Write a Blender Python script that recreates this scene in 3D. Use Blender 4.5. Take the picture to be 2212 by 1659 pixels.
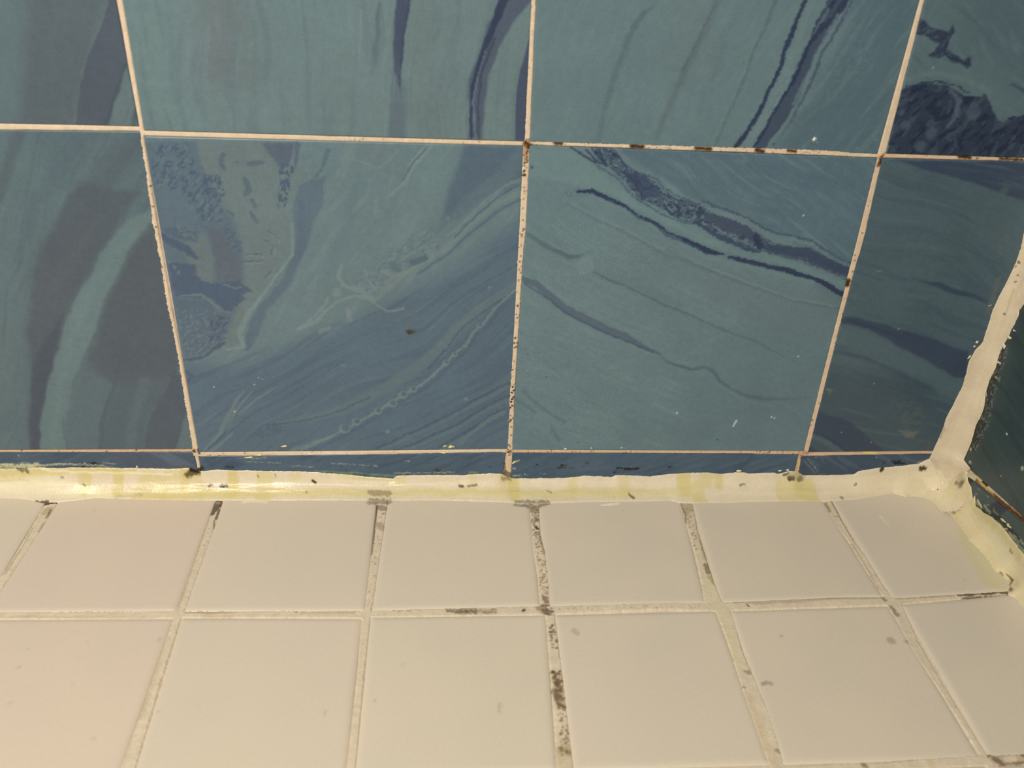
import bpy, math
import numpy as np

for o in list(bpy.data.objects):
    bpy.data.objects.remove(o, do_unlink=True)
scn = bpy.context.scene
col = scn.collection

# ------------------------------------------------------------------ camera
W, H = 2212.0, 1659.0
F = 1924.5                                   # focal length in photo pixels
ANG = (1.0301, -0.0473, -0.0643)
CAM = np.array([-0.0441, -0.4759, 0.3680])
cd = bpy.data.cameras.new('camera')
cd.sensor_width = 36.0
cd.lens = F * 36.0 / W
cd.clip_start = 0.01
cd.dof.use_dof = True
cd.dof.focus_distance = 0.566
cd.dof.aperture_fstop = 8.2
cam = bpy.data.objects.new('camera', cd)
cam.location = CAM
cam.rotation_euler = ANG
col.objects.link(cam)
scn.camera = cam

# ------------------------------------------------------------------ light
world = bpy.data.worlds.new('bathroom_ambience')
scn.world = world
world.use_nodes = True
bg = world.node_tree.nodes['Background']
bg.inputs[0].default_value = (1.0, 0.90, 0.72, 1)
bg.inputs[1].default_value = 0.16

def area(name, loc, target, size, power, color):
    l = bpy.data.lights.new(name, 'AREA')
    l.shape = 'DISK'
    l.size = size
    l.energy = power
    l.color = color
    o = bpy.data.objects.new(name, l)
    o.location = loc
    d = np.array(target) - np.array(loc)
    from mathutils import Vector
    o.rotation_euler = Vector(d).to_track_quat('-Z', 'Y').to_euler()
    col.objects.link(o)
    return o
area('bathroom_lamp', (-0.44, -0.82, 0.95), (-0.05, -0.1, 0.0), 0.16, 15.5, (1.0, 0.90, 0.72))

scn.view_settings.view_transform = 'Standard'
scn.view_settings.look = 'None'
scn.view_settings.gamma = 1.0
scn.view_settings.exposure = 0.0
scn.view_settings.use_curve_mapping = False

LIGHT = np.array([1.0, 0.90, 0.72])
KW = 1.0 / LIGHT       # photographed colour -> albedo under this warm lamp
KF = 1.0 / LIGHT

# ------------------------------------------------------------------ pixel -> surface
def rotm(a):
    cx, sx, cy, sy, cz, sz = [f(v) for v in a for f in (math.cos, math.sin)]
    X = np.array([[1, 0, 0], [0, cx, -sx], [0, sx, cx]])
    Y = np.array([[cy, 0, sy], [0, 1, 0], [-sy, 0, cy]])
    Z = np.array([[cz, -sz, 0], [sz, cz, 0], [0, 0, 1]])
    return Z @ Y @ X
RM = rotm(ANG)
XR = 0.306                                   # plane of the right wall
def ray(x, y):
    return RM @ np.array([(x - W / 2) / F, -(y - H / 2) / F, -1.0])
def on_back(x, y):                           # -> (x, z) on the back wall
    d = ray(x, y); p = CAM - CAM[1] / d[1] * d
    return np.array([p[0], p[2]])
def on_floor(x, y):                          # -> (x, y) on the floor
    d = ray(x, y); p = CAM - CAM[2] / d[2] * d
    return np.array([p[0], p[1]])
def on_right(x, y):                          # -> (-y, z) on the right wall
    d = ray(x, y); p = CAM + (XR - CAM[0]) / d[0] * d
    return np.array([-p[1], p[2]])

# ------------------------------------------------------------------ numpy noise
def _h(ix, iy, s):
    h = (ix.astype(np.int64) * 374761393 + iy.astype(np.int64) * 668265263 + s * 974634777) & 0xFFFFFFFF
    h = ((h ^ (h >> 13)) * 1274126177) & 0xFFFFFFFF
    return (h ^ (h >> 16)) & 0xFFFFFFFF
def noise(x, y, s=0):                        # gradient noise about -1..1
    ix = np.floor(x); iy = np.floor(y)
    fx = x - ix; fy = y - iy
    ux = fx * fx * fx * (fx * (fx * 6 - 15) + 10)
    uy = fy * fy * fy * (fy * (fy * 6 - 15) + 10)
    def g(dx, dy):
        a = _h(ix + dx, iy + dy, s) * (2 * math.pi / 4294967296.0)
        return np.cos(a) * (fx - dx) + np.sin(a) * (fy - dy)
    a = g(0, 0); b = g(1, 0); c = g(0, 1); d = g(1, 1)
    return (a + (b - a) * ux + (c - a) * uy + (a - b - c + d) * ux * uy) * 1.45
def fbm(x, y, o=3, s=0):
    t = 0; a = 1.0; n = 0
    for k in range(o):
        t = t + a * noise(x * 2 ** k, y * 2 ** k, s + 31 * k); n += a; a *= 0.55
    return t / n * 1.3
def sstep(a, b, x):
    t = np.clip((x - a) / (b - a), 0, 1)
    return t * t * (3 - 2 * t)
def lin(c):
    c = np.asarray(c, float)
    return np.where(c <= 0.04045, c / 12.92, ((c + 0.055) / 1.055) ** 2.4)

# ------------------------------------------------------------------ painting colour on a surface (all in millimetres of that surface)
def segdist(U, V, p, q):
    d = q - p; L2 = max(d @ d, 1e-12)
    t = np.clip(((U - p[0]) * d[0] + (V - p[1]) * d[1]) / L2, 0, 1)
    return np.hypot(U - p[0] - t * d[0], V - p[1] - t * d[1]), t

class Canvas:
    """surface points (mm) with a colour each; marks are given at photo pixels and laid on the surface"""
    def __init__(s, u, v, mapper, base, seed=0):
        s.u = u * 1000.0; s.v = v * 1000.0
        s.map = mapper; s.seed = seed
        s.c = np.empty((len(u), 3)); s.c[:] = np.array(base) / 255.0
        s._w = {}
    def warpf(s, key, idx):
        if key not in s._w:
            sc = key
            s._w[key] = (fbm(s.u / sc, s.v / sc, 2, 11 + s.seed), fbm(s.u / sc + 40.3, s.v / sc + 7.7, 2, 57 + s.seed))
        a, b = s._w[key]
        return a[idx], b[idx]
    def pts(s, P, z=None):
        out = []; sc = []
        for x, y in P:
            if z is not None: x, y = z[0] + x * z[2], z[1] + y * z[2]
            a = s.map(x, y) * 1000; b = s.map(x + 1, y) * 1000; c = s.map(x, y + 1) * 1000
            out.append(a); sc.append(math.sqrt(max(np.linalg.norm(b - a) * np.linalg.norm(c - a), 1e-9)))
        k = z[2] if z is not None else 1.0
        return np.array(out), np.array(sc) * k
    def region(s, P, m):
        lo = P.min(0) - m; hi = P.max(0) + m
        return np.nonzero((s.u > lo[0]) & (s.u < hi[0]) & (s.v > lo[1]) & (s.v < hi[1]))[0]
    def coords(s, idx, wob):
        U = s.u[idx]; V = s.v[idx]
        for sc, am in wob:
            a, b = s.warpf(sc, idx)
            U = U + a * am; V = V + b * am
        return U, V
    def mix(s, idx, colr, al):
        s.c[idx] += (np.array(colr) / 255.0 - s.c[idx]) * al[:, None]
    def stroke(s, P, w, colr, a=1.0, soft=0.35, wob=((9, .5), (2.5, .35)), z=None):
        Q, sc = s.pts(P, z)
        w = np.broadcast_to(np.array(w, float), (len(Q),)) * sc * 0.5
        a = np.broadcast_to(np.array(a, float), (len(Q),))
        m = w.max() + soft + sum(k[1] for k in wob) + 1
        idx = s.region(Q, m)
        if len(idx) == 0: return
        U, V = s.coords(idx, wob)
        best = np.full(len(idx), 1e9); al = np.zeros(len(idx))
        if len(Q) == 1:
            best = np.hypot(U - Q[0][0], V - Q[0][1]) - w[0]; al[:] = a[0]
        for i in range(len(Q) - 1):
            d, t = segdist(U, V, Q[i], Q[i + 1])
            d = d - (w[i] + (w[i + 1] - w[i]) * t)
            k = d < best
            best[k] = d[k]; al[k] = (a[i] + (a[i + 1] - a[i]) * t)[k]
        s.mix(idx, colr, al * sstep(soft, -soft, best))
    def polysd(s, P, U, V):
        inside = np.zeros(len(U), bool); dist = np.full(len(U), 1e9)
        for i in range(len(P)):
            p = P[i]; q = P[(i + 1) % len(P)]
            dist = np.minimum(dist, segdist(U, V, p, q)[0])
            c = (p[1] > V) != (q[1] > V)
            with np.errstate(divide='ignore', invalid='ignore'):
                xi = (q[0] - p[0]) * (V - p[1]) / (q[1] - p[1] + 1e-12) + p[0]
            inside ^= c & (U < xi)
        return np.where(inside, -dist, dist)
    def poly(s, P, colr, a=1.0, soft=0.8, wob=((12, 1.0), (3, .4)), z=None, thr=None):
        Q, sc = s.pts(P, z)
        idx = s.region(Q, soft + sum(k[1] for k in wob) + 1)
        if len(idx) == 0: return
        U, V = s.coords(idx, wob)
        al = a * sstep(soft, -soft, s.polysd(Q, U, V))
        if thr is not None:                       # only the flakes of a noise inside the outline
            fx, fy, ang, cut, sd = thr
            ca, sa = math.cos(ang), math.sin(ang)
            n = fbm((U * ca + V * sa) / fx, (-U * sa + V * ca) / fy, 3, sd)
            al = al * sstep(cut - .06, cut + .06, n)
        s.mix(idx, colr, al)
    def streaks(s, colr, ang, lx, ly, cut, a, seed, P=None, z=None, width=.35):
        if P is None: idx = np.arange(len(s.u)); mk = 1.0
        else:
            Q, _ = s.pts(P, z); idx = s.region(Q, 6)
            if len(idx) == 0: return
            U, V = s.coords(idx, ((12, 1.0),)); mk = sstep(4, -4, s.polysd(Q, U, V))
        U, V = s.coords(idx, ((90, 9.0),))
        ca, sa = math.cos(ang), math.sin(ang)
        n = fbm((U * ca + V * sa) / lx, (-U * sa + V * ca) / ly, 3, seed)
        s.mix(idx, colr, a * mk * sstep(cut, cut + width, n))
    def linear(s, k, amb=None):
        return lin(np.clip(s.c, 0, 1)) * k

# ------------------------------------------------------------------ meshes
def mesh_np(name, verts, quads, colr=None, mat=None, parent=None):
    me = bpy.data.meshes.new(name)
    verts = np.asarray(verts, np.float32); quads = np.asarray(quads, np.int32)
    me.vertices.add(len(verts)); me.vertices.foreach_set('co', verts.ravel())
    n = len(quads); k = quads.shape[1]
    me.loops.add(n * k); me.loops.foreach_set('vertex_index', quads.ravel())
    me.polygons.add(n)
    me.polygons.foreach_set('loop_start', np.arange(0, n * k, k, dtype=np.int32))
    me.update(calc_edges=True)
    me.polygons.foreach_set('use_smooth', np.ones(n, bool))
    if colr is not None:
        at = me.color_attributes.new('Col', 'FLOAT_COLOR', 'POINT')
        c4 = np.ones((len(verts), 4), np.float32); c4[:, :3] = colr
        at.data.foreach_set('color', c4.ravel())
    me.validate()
    o = bpy.data.objects.new(name, me)
    col.objects.link(o)
    if mat: me.materials.append(mat)
    if parent: o.parent = parent
    return o

def grid_quads(nu, nv, flip=False):
    i = np.arange(nu * nv).reshape(nv, nu)
    a = i[:-1, :-1].ravel(); b = i[:-1, 1:].ravel(); c = i[1:, 1:].ravel(); d = i[1:, :-1].ravel()
    return np.stack([a, d, c, b] if flip else [a, b, c, d], 1)

# ------------------------------------------------------------------ materials
def material(name, rough, bump, bump_scale, mott, mott_scale, spec=0.5, bump_dist=0.0004, sss=0.0, coat=0.0):
    m = bpy.data.materials.new(name); m.use_nodes = True
    nt = m.node_tree; N = nt.nodes; L = nt.links
    b = N['Principled BSDF']
    at = N.new('ShaderNodeAttribute'); at.attribute_name = 'Col'
    tc = N.new('ShaderNodeTexCoord')
    n1 = N.new('ShaderNodeTexNoise'); n1.inputs['Scale'].default_value = mott_scale; n1.inputs['Detail'].default_value = 4
    L.new(tc.outputs['Object'], n1.inputs['Vector'])
    mr = N.new('ShaderNodeMapRange')
    mr.inputs['From Min'].default_value = .25; mr.inputs['From Max'].default_value = .75
    mr.inputs['To Min'].default_value = 1 - mott; mr.inputs['To Max'].default_value = 1 + mott
    L.new(n1.outputs['Fac'], mr.inputs['Value'])
    mx = N.new('ShaderNodeVectorMath'); mx.operation = 'SCALE'
    L.new(at.outputs['Color'], mx.inputs[0]); L.new(mr.outputs['Result'], mx.inputs['Scale'])
    L.new(mx.outputs['Vector'], b.inputs['Base Color'])
    n2 = N.new('ShaderNodeTexNoise'); n2.inputs['Scale'].default_value = bump_scale; n2.inputs['Detail'].default_value = 5
    L.new(tc.outputs['Object'], n2.inputs['Vector'])
    bp = N.new('ShaderNodeBump'); bp.inputs['Strength'].default_value = bump; bp.inputs['Distance'].default_value = bump_dist
    L.new(n2.outputs['Fac'], bp.inputs['Height']); L.new(bp.outputs['Normal'], b.inputs['Normal'])
    b.inputs['Roughness'].default_value = rough
    b.inputs['Specular IOR Level'].default_value = spec
    b.inputs['Coat Weight'].default_value = coat
    return m
M_GLAZE = material('marbled_blue_glaze', 0.33, 0.10, 260, 0.07, 900, spec=0.35, bump_dist=0.0003)
M_FLOOR = material('satin_white_ceramic', 0.38, 0.10, 60, 0.02, 500, spec=0.4)
M_GROUT = material('sandy_cement_grout', 0.9, 0.6, 900, 0.07, 1300, spec=0.2, bump_dist=0.0003)
M_CAULK = material('yellowed_silicone', 0.30, 0.35, 520, 0.04, 500, spec=0.28, bump_dist=0.0004)
def plain(name, c):
    m = bpy.data.materials.new(name); m.use_nodes = True
    b = m.node_tree.nodes['Principled BSDF']
    n = m.node_tree.nodes.new('ShaderNodeTexNoise'); n.inputs['Scale'].default_value = 80
    r = m.node_tree.nodes.new('ShaderNodeValToRGB')
    r.color_ramp.elements[0].color = (*[v * .85 for v in c], 1); r.color_ramp.elements[1].color = (*c, 1)
    m.node_tree.links.new(n.outputs['Fac'], r.inputs['Fac']); m.node_tree.links.new(r.outputs['Color'], b.inputs['Base Color'])
    b.inputs['Roughness'].default_value = .9
    return m
M_BOARD = plain('backer_board', (.45, .40, .34))

# ------------------------------------------------------------------ the setting: three slabs that carry tiles, grout and flakes
def slab(name, lo, hi, label, cat):
    v = [(x, y, z) for x in (lo[0], hi[0]) for y in (lo[1], hi[1]) for z in (lo[2], hi[2])]
    q = [(0, 1, 3, 2), (4, 6, 7, 5), (0, 4, 5, 1), (2, 3, 7, 6), (0, 2, 6, 4), (1, 5, 7, 3)]
    me = bpy.data.meshes.new(name); me.from_pydata(v, [], q); me.materials.append(M_BOARD)
    o = bpy.data.objects.new(name, me); col.objects.link(o)
    o['kind'] = 'structure'; o['label'] = label; o['category'] = cat
    return o
XL, ZT, YF = -0.62, 0.66, -0.47
wall_back = slab('wall_back', (XL, 0.0056, -0.02), (XR + .03, 0.03, ZT), 'shower wall of marbled blue glazed tiles with cream grout', 'wall')
wall_right = slab('wall_right', (XR + .0056, YF, -0.02), (XR + .03, 0.0056, ZT), 'tiled side wall with shade painted into its teal glaze, meeting the blue wall at the corner', 'wall')
floor = slab('floor', (XL, YF, -0.03), (XR + .0056, 0.0056, -0.0062), 'shower floor of small cream white square tiles with stained grout', 'floor')

# ------------------------------------------------------------------ tiles
def line_px(a, b, mp):
    p = mp(*a); q = mp(*b)
    return p, q - p
def vert(u): return np.array([u, 0.0]), np.array([0.0, 1.0])
def horz(v): return np.array([0.0, v]), np.array([1.0, 0.0])
def cross(l, m):
    (p, d), (q, e) = l, m
    t = ((q[0] - p[0]) * e[1] - (q[1] - p[1]) * e[0]) / (d[0] * e[1] - d[1] * e[0])
    return p + t * d
def tile_grid(left, right, bottom, top, step, marks=(0, .00012, .0003, .0006, .001)):
    BL, BR, TL, TR = cross(left, bottom), cross(right, bottom), cross(left, top), cross(right, top)
    lu = np.linalg.norm(BR - BL); lv = np.linalg.norm(TL - BL)
    def ax(L):
        m = np.array(marks) / L
        n = max(int(round((L - 2 * marks[-1]) / step)), 2)
        return np.concatenate([m[:-1], np.linspace(m[-1], 1 - m[-1], n + 1), (1 - m[:-1])[::-1]])
    a = ax(lu); b = ax(lv)
    A, B = np.meshgrid(a, b)
    P = ((1 - A) * (1 - B))[..., None] * BL + (A * (1 - B))[..., None] * BR + ((1 - A) * B)[..., None] * TL + (A * B)[..., None] * TR
    d = np.minimum(np.minimum(A, 1 - A) * lu, np.minimum(B, 1 - B) * lv)
    return P[..., 0].ravel(), P[..., 1].ravel(), d.ravel(), len(a), len(b)
def skirt(verts, nu, nv, depth_vec, quads, flip):
    i = np.arange(nu * nv).reshape(nv, nu)
    loop = np.concatenate([i[0, :-1], i[:-1, -1], i[-1, :0:-1], i[:0:-1, 0]])
    n0 = len(verts)
    low = verts[loop] + depth_vec
    k = np.arange(len(loop)); k2 = (k + 1) % len(loop)
    q = np.stack([loop[k], n0 + k, n0 + k2, loop[k2]], 1)
    if flip: q = q[:, ::-1]
    return np.concatenate([verts, low]), np.concatenate([quads, q]), loop
# ------------------------------------------------------------------ marbling of each wall tile
# frames used while reading the photograph: (x0, y0, photo pixels per reading unit)
Z1 = (0, 0, .3345); Z2 = (700, 0, .3345); Z3 = (1440, 0, .349); Z4 = (0, 480, .3495)
Z5 = (300, 300, .4159); Z6 = (1080, 300, .422); Z7 = (1700, 480, .3497)
RAG = ((9, .6), (2.2, .8), (.9, .35))          # ragged edge
SFT = ((20, 1.5), (6, .5))                     # soft flowing edge
LT = (112, 134, 130)                           # pale raised vein
NV = (44, 58, 90)                              # navy vein

def paint_A(c):
    c.poly([(-600, -600), (130, -600), (110, 900), (-600, 900)], (88, 112, 118), soft=6, z=Z1)
    c.poly([(190, -900), (900, -900), (640, 0), (470, 820), (120, 820), (165, 400)], (83, 96, 104), soft=4, wob=SFT, z=Z1)
    c.stroke([(300, 0), (230, 400), (200, 800)], 60, (78, 92, 100), .5, soft=3, wob=SFT, z=Z1)
    c.poly([(800, -400), (1000, -300), (830, 400), (765, 560), (700, 830), (470, 830), (500, 560), (600, 280), (700, 30)], (74, 84, 101), soft=.6, wob=SFT, z=Z1)
    c.stroke([(700, 20), (590, 300), (500, 560), (468, 800)], 12, (94, 112, 118), .7, soft=.6, wob=SFT, z=Z1)
    c.poly([(815, 460), (870, 600), (880, 830), (708, 830), (760, 600)], (97, 118, 122), soft=.8, wob=SFT, z=Z1)
    c.stroke([(810, 430), (755, 580), (695, 800)], 18, (60, 74, 93), .8, soft=.7, wob=SFT, z=Z1)
    c.stroke([(895, 680), (850, 830)], 30, (66, 84, 98), .8, soft=1, wob=SFT, z=Z1)
    c.stroke([(880, 560), (800, 810)], 6, (82, 104, 112), .8, soft=.5, wob=SFT, z=Z1)

def paint_B(c):
    c.stroke([(1380, -300), (1420, 200), (1450, 420)], 330, (104, 118, 119), .85, soft=12, wob=SFT, z=Z1)
    c.stroke([(930, 0), (1000, 600), (1150, 800)], 160, (106, 137, 133), .6, soft=12, wob=SFT, z=Z1)
    c.streaks((96, 120, 126), 1.52, 60, 5, .0, .5, 3)
    c.streaks((110, 136, 133), 1.55, 50, 2.2, .15, .35, 5)
    c.stroke([(600, -200), (640, 200), (700, 870)], 190, (103, 124, 123), .6, soft=10, wob=SFT, z=Z2)
    c.stroke([(355, 40), (340, 220), (325, 340), (300, 480)], [20, 30, 30, 20], (88, 106, 116), [.8, .8, .7, .2], soft=1, wob=SFT, z=Z2)
    c.stroke([(490, 540), (470, 890)], [80, 115], (88, 106, 119), [.5, .75], soft=2, z=Z2)
    c.stroke([(530, -200), (510, 0), (488, 150), (475, 300), (470, 450), (490, 590)], [80, 78, 74, 64, 44, 14], (66, 80, 106), [.95, .95, .95, .95, .8, .3], soft=.6, z=Z2)
    c.stroke([(552, 0), (520, 200), (497, 400), (486, 560)], [18, 14, 12, 6], (50, 64, 96), .8, z=Z2)
    c.stroke([(455, 120), (448, 300), (440, 560), (425, 880)], 9, (88, 108, 122), .7, z=Z2)
    c.stroke([(445, 60), (375, 480), (400, 880)], 10, (112, 137, 135), .6, z=Z2)
    c.stroke([(240, 60), (228, 380)], 11, (114, 139, 137), .8, soft=.3, z=Z2)
    c.stroke([(580, 120), (545, 500), (550, 880)], 9, (112, 136, 134), .4, z=Z2)
    c.stroke([(740, 640), (770, 880)], 8, (112, 137, 135), .5, z=Z2)
    c.poly([(1180, -200), (1150, 0), (1060, 150), (1000, 320), (948, 480), (930, 640), (940, 900), (1022, 900), (1035, 650), (1070, 480), (1140, 300), (1220, 150), (1330, 0), (1350, -200)], (76, 90, 112), .9, soft=.9, wob=SFT, z=Z2)
    c.stroke([(1200, -100), (1085, 190), (1010, 380), (962, 560), (948, 740), (955, 900)], [70, 46, 36, 26, 18, 14], (48, 62, 92), .9, soft=.5, z=Z2)
    c.stroke([(1050, 310), (990, 500), (962, 660), (972, 800), (985, 890)], [5, 10, 12, 12, 8], (98, 120, 130), .85, soft=.25, z=Z2)
    c.stroke([(1100, 250), (1015, 480), (990, 700), (1000, 890)], [20, 18, 14, 12], (56, 70, 98), .7, z=Z2)
    c.stroke([(1010, 300), (920, 560), (925, 900)], 7, (90, 110, 122), .7, z=Z2)
    c.poly([(1330, 250), (1310, 900), (1228, 900), (1240, 600), (1262, 450), (1300, 330)], (68, 82, 108), .95, soft=.5, wob=((20, .8),), z=Z2)
    c.stroke([(1255, 430), (1228, 600), (1215, 880)], 9, (96, 116, 122), .7, z=Z2)

def paint_C(c):
    c.poly([(1250, -400), (1700, -400), (1320, 980), (620, 980), (900, 600), (1050, 250)], (79, 106, 117), .85, soft=9, wob=SFT, z=Z3)
    c.streaks((104, 130, 130), 1.05, 45, 4, .1, .4, 13)
    c.poly([(0, -200), (350, -200), (200, 350), (0, 700)], (101, 124, 125), .5, soft=12, wob=SFT, z=Z3)
    c.stroke([(2150, 20), (2060, 85), (1960, 250), (1880, 480), (1800, 750), (1780, 900)], [18, 34, 44, 40, 36, 30], (86, 108, 116), [.3, .9, .7, .6, .5, .4], soft=.9, wob=RAG, z=Z2)
    c.stroke([(1990, 330), (1900, 560)], 8, (110, 135, 133), .5, wob=RAG, z=Z2)
    c.stroke([(340, -50), (230, 200), (120, 420), (30, 620), (-60, 850)], [46, 44, 40, 40, 30], (90, 110, 115), .75, soft=1.6, wob=RAG, z=Z3)
    c.stroke([(300, 40), (200, 240), (100, 440)], 9, (78, 98, 106), .6, wob=RAG, z=Z3)
    c.stroke([(700, -60), (610, 170), (530, 330), (480, 500), (420, 630), (350, 790), (300, 900)], [24, 18, 16, 12, 12, 12, 10], (86, 108, 113), .8, soft=.6, wob=RAG, z=Z3)
    c.stroke([(590, 170), (510, 330), (455, 500), (395, 630), (325, 790), (270, 900)], 9, (108, 134, 133), .5, wob=RAG, z=Z3)
    c.stroke([(450, 60), (330, 330), (200, 700)], 40, (92, 112, 116), .4, soft=3, wob=SFT, z=Z3)
    c.stroke([(900, 0), (820, 240), (740, 480), (650, 660), (500, 900)], 46, (106, 133, 132), .6, soft=1.5, z=Z3)
    c.stroke([(1110, -80), (1000, 120), (905, 290), (835, 450), (770, 600), (680, 760), (570, 920)], [140, 118, 84, 88, 104, 76, 60], (62, 77, 102), .95, soft=.5, wob=RAG, z=Z3)
    c.stroke([(1050, 0), (930, 160), (860, 340), (800, 470), (700, 640), (600, 820), (540, 915)], [20, 26, 20, 24, 18, 18, 14], (42, 56, 86), .9, soft=.35, wob=RAG, z=Z3)
    c.stroke([(1110, 0), (1040, 110), (950, 180), (900, 260)], [36, 34, 44, 14], (44, 58, 88), .85, soft=.4, wob=RAG, z=Z3)
    c.stroke([(1000, 60), (950, 140), (900, 230)], [14, 20, 8], (92, 116, 124), .8, soft=.4, wob=RAG, z=Z3)
    c.stroke([(740, 480), (690, 590), (630, 700)], [6, 9, 7], (92, 114, 124), .8, soft=.3, wob=RAG, z=Z3)
    c.stroke([(880, -80), (850, 20), (785, 180), (735, 310), (700, 430), (655, 520), (565, 710), (500, 810), (425, 915)], [22, 24, 32, 26, 30, 24, 28, 30, 28], NV, .95, soft=.4, wob=RAG, z=Z3)
    c.stroke([(1160, -20), (1085, 130), (965, 330), (905, 490), (805, 690), (700, 860)], [14, 20, 16, 18, 14, 8], (64, 84, 106), [.6, .8, .8, .8, .7, .3], soft=.4, wob=RAG, z=Z3)
    c.stroke([(1060, 100), (930, 330), (870, 470), (790, 640)], [36, 20, 24, 20], (100, 126, 130), .7, soft=.7, wob=RAG, z=Z3)
    c.poly([(980, 320), (1320, 220), (1290, 420), (1000, 620), (920, 560)], (98, 124, 128), .4, soft=4, z=Z3, thr=(3, 2, 1, .1, 71))
    c.stroke([(916, 862)], 22, (222, 216, 200), 1, soft=.3, z=Z3)
    for p in ((905, 805), (1295, 870), (935, 880), (1180, 915)): c.stroke([p], 9, (150, 160, 155), .8, soft=.3, z=Z3)
    c.stroke([(668, 890)], 16, (62, 54, 46), .9, soft=.3, z=Z3)

def paint_D(c):
    c.poly([(1800, -300), (2600, -300), (2600, 700), (2200, 560), (1900, 260)], (84, 110, 118), .9, soft=12, wob=SFT, z=Z3)
    c.streaks((100, 128, 130), -.75, 40, 3, .1, .5, 23)
    c.streaks((78, 102, 112), -.6, 40, 4, .25, .5, 29)
    c.stroke([(1460, 505), (1560, 470), (1680, 455), (1850, 490), (2000, 560)], 26, (106, 133, 132), .6, soft=1.4, z=Z3)
    P = [(1540, 60), (1575, 110), (1640, 170), (1700, 190), (1748, 200), (1772, 155), (1785, 200), (1760, 232), (1745, 262), (1742, 308), (1800, 350), (1842, 375), (1875, 345), (1888, 405), (1864, 424), (1830, 398), (1770, 388), (1722, 345), (1690, 362), (1615, 350), (1660, 312), (1690, 272), (1640, 252), (1590, 222), (1540, 215)]
    c.poly(P, (50, 66, 92), .95, soft=.4, wob=((5, .5), (1.5, .4)), z=Z3)
    c.poly(P, (84, 106, 120), .6, soft=.4, wob=((5, .5), (1.5, .4)), z=Z3, thr=(2.5, 2, .4, .22, 5))
    c.stroke([(1622, 195)], 30, (88, 108, 120), .8, soft=.4, wob=RAG, z=Z3)
    c.stroke([(1740, 260), (1720, 330), (1780, 375), (1860, 400), (1885, 360)], 9, (40, 54, 84), .7, soft=.3, z=Z3)
    c.stroke([(1870, 410), (1600, 330)], 6, (74, 96, 112), .6, soft=.3, z=Z3)
    Q = [(1440, 560), (1520, 532), (1640, 516), (1740, 532), (1810, 572), (1850, 592), (1955, 604), (1972, 572), (1988, 612), (2022, 692), (2062, 752), (2110, 728), (2300, 700), (2600, 720), (2600, 1100), (1350, 1000), (1380, 900)]
    c.poly(Q, (50, 65, 90), .97, soft=.4, wob=((5, .5), (1.5, .3)), z=Z3)
    c.poly(Q, (68, 86, 104), .8, soft=.4, z=Z3, thr=(10, 4.5, 1.1, .16, 8))
    c.poly(Q, (38, 51, 78), .8, soft=.4, z=Z3, thr=(8, 4, .9, .2, 18))
    for p, w in (((1480, 770), 60), ((1640, 830), 70), ((1570, 910), 70), ((1450, 700), 40), ((1900, 690), 90)):
        c.stroke([p], w, (88, 107, 122), .6, soft=1.2, wob=RAG, z=Z3)
    c.stroke([(1755, 560), (1810, 625), (1790, 720), (1735, 790)], [14, 34, 28, 12], (88, 106, 122), .85, soft=.5, wob=RAG, z=Z3)
    c.stroke([(2070, 735), (2095, 742)], 34, (90, 116, 124), .9, soft=.5, wob=RAG, z=Z3)
    for L in ([(1515, 860), (1540, 940), (1620, 955)], [(1770, 840), (1785, 960)], [(1450, 610), (1560, 560), (1680, 580)], [(1590, 760), (1670, 720), (1650, 640)], [(1540, 830), (1600, 760)], [(1860, 850), (1950, 900), (1990, 860)], [(2140, 880), (2212, 850)], [(1480, 540), (1640, 505), (1760, 520), (1870, 575)]):
        c.stroke(L, 9, (40, 54, 86), .8, soft=.3, wob=RAG, z=Z3)
    for p in ((1945, 775), (2010, 830), (1880, 830), (2120, 870), (1830, 920), (2030, 905)): c.stroke([p], 16, (40, 52, 80), .8, soft=.35, wob=RAG, z=Z3)
    c.stroke([(2130, 520), (2212, 560), (2320, 590)], [10, 22, 30], (66, 84, 106), .85, soft=.5, z=Z3)
    c.stroke([(1650, 415)], 9, (200, 196, 184), .9, soft=.3, z=Z3)

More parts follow.
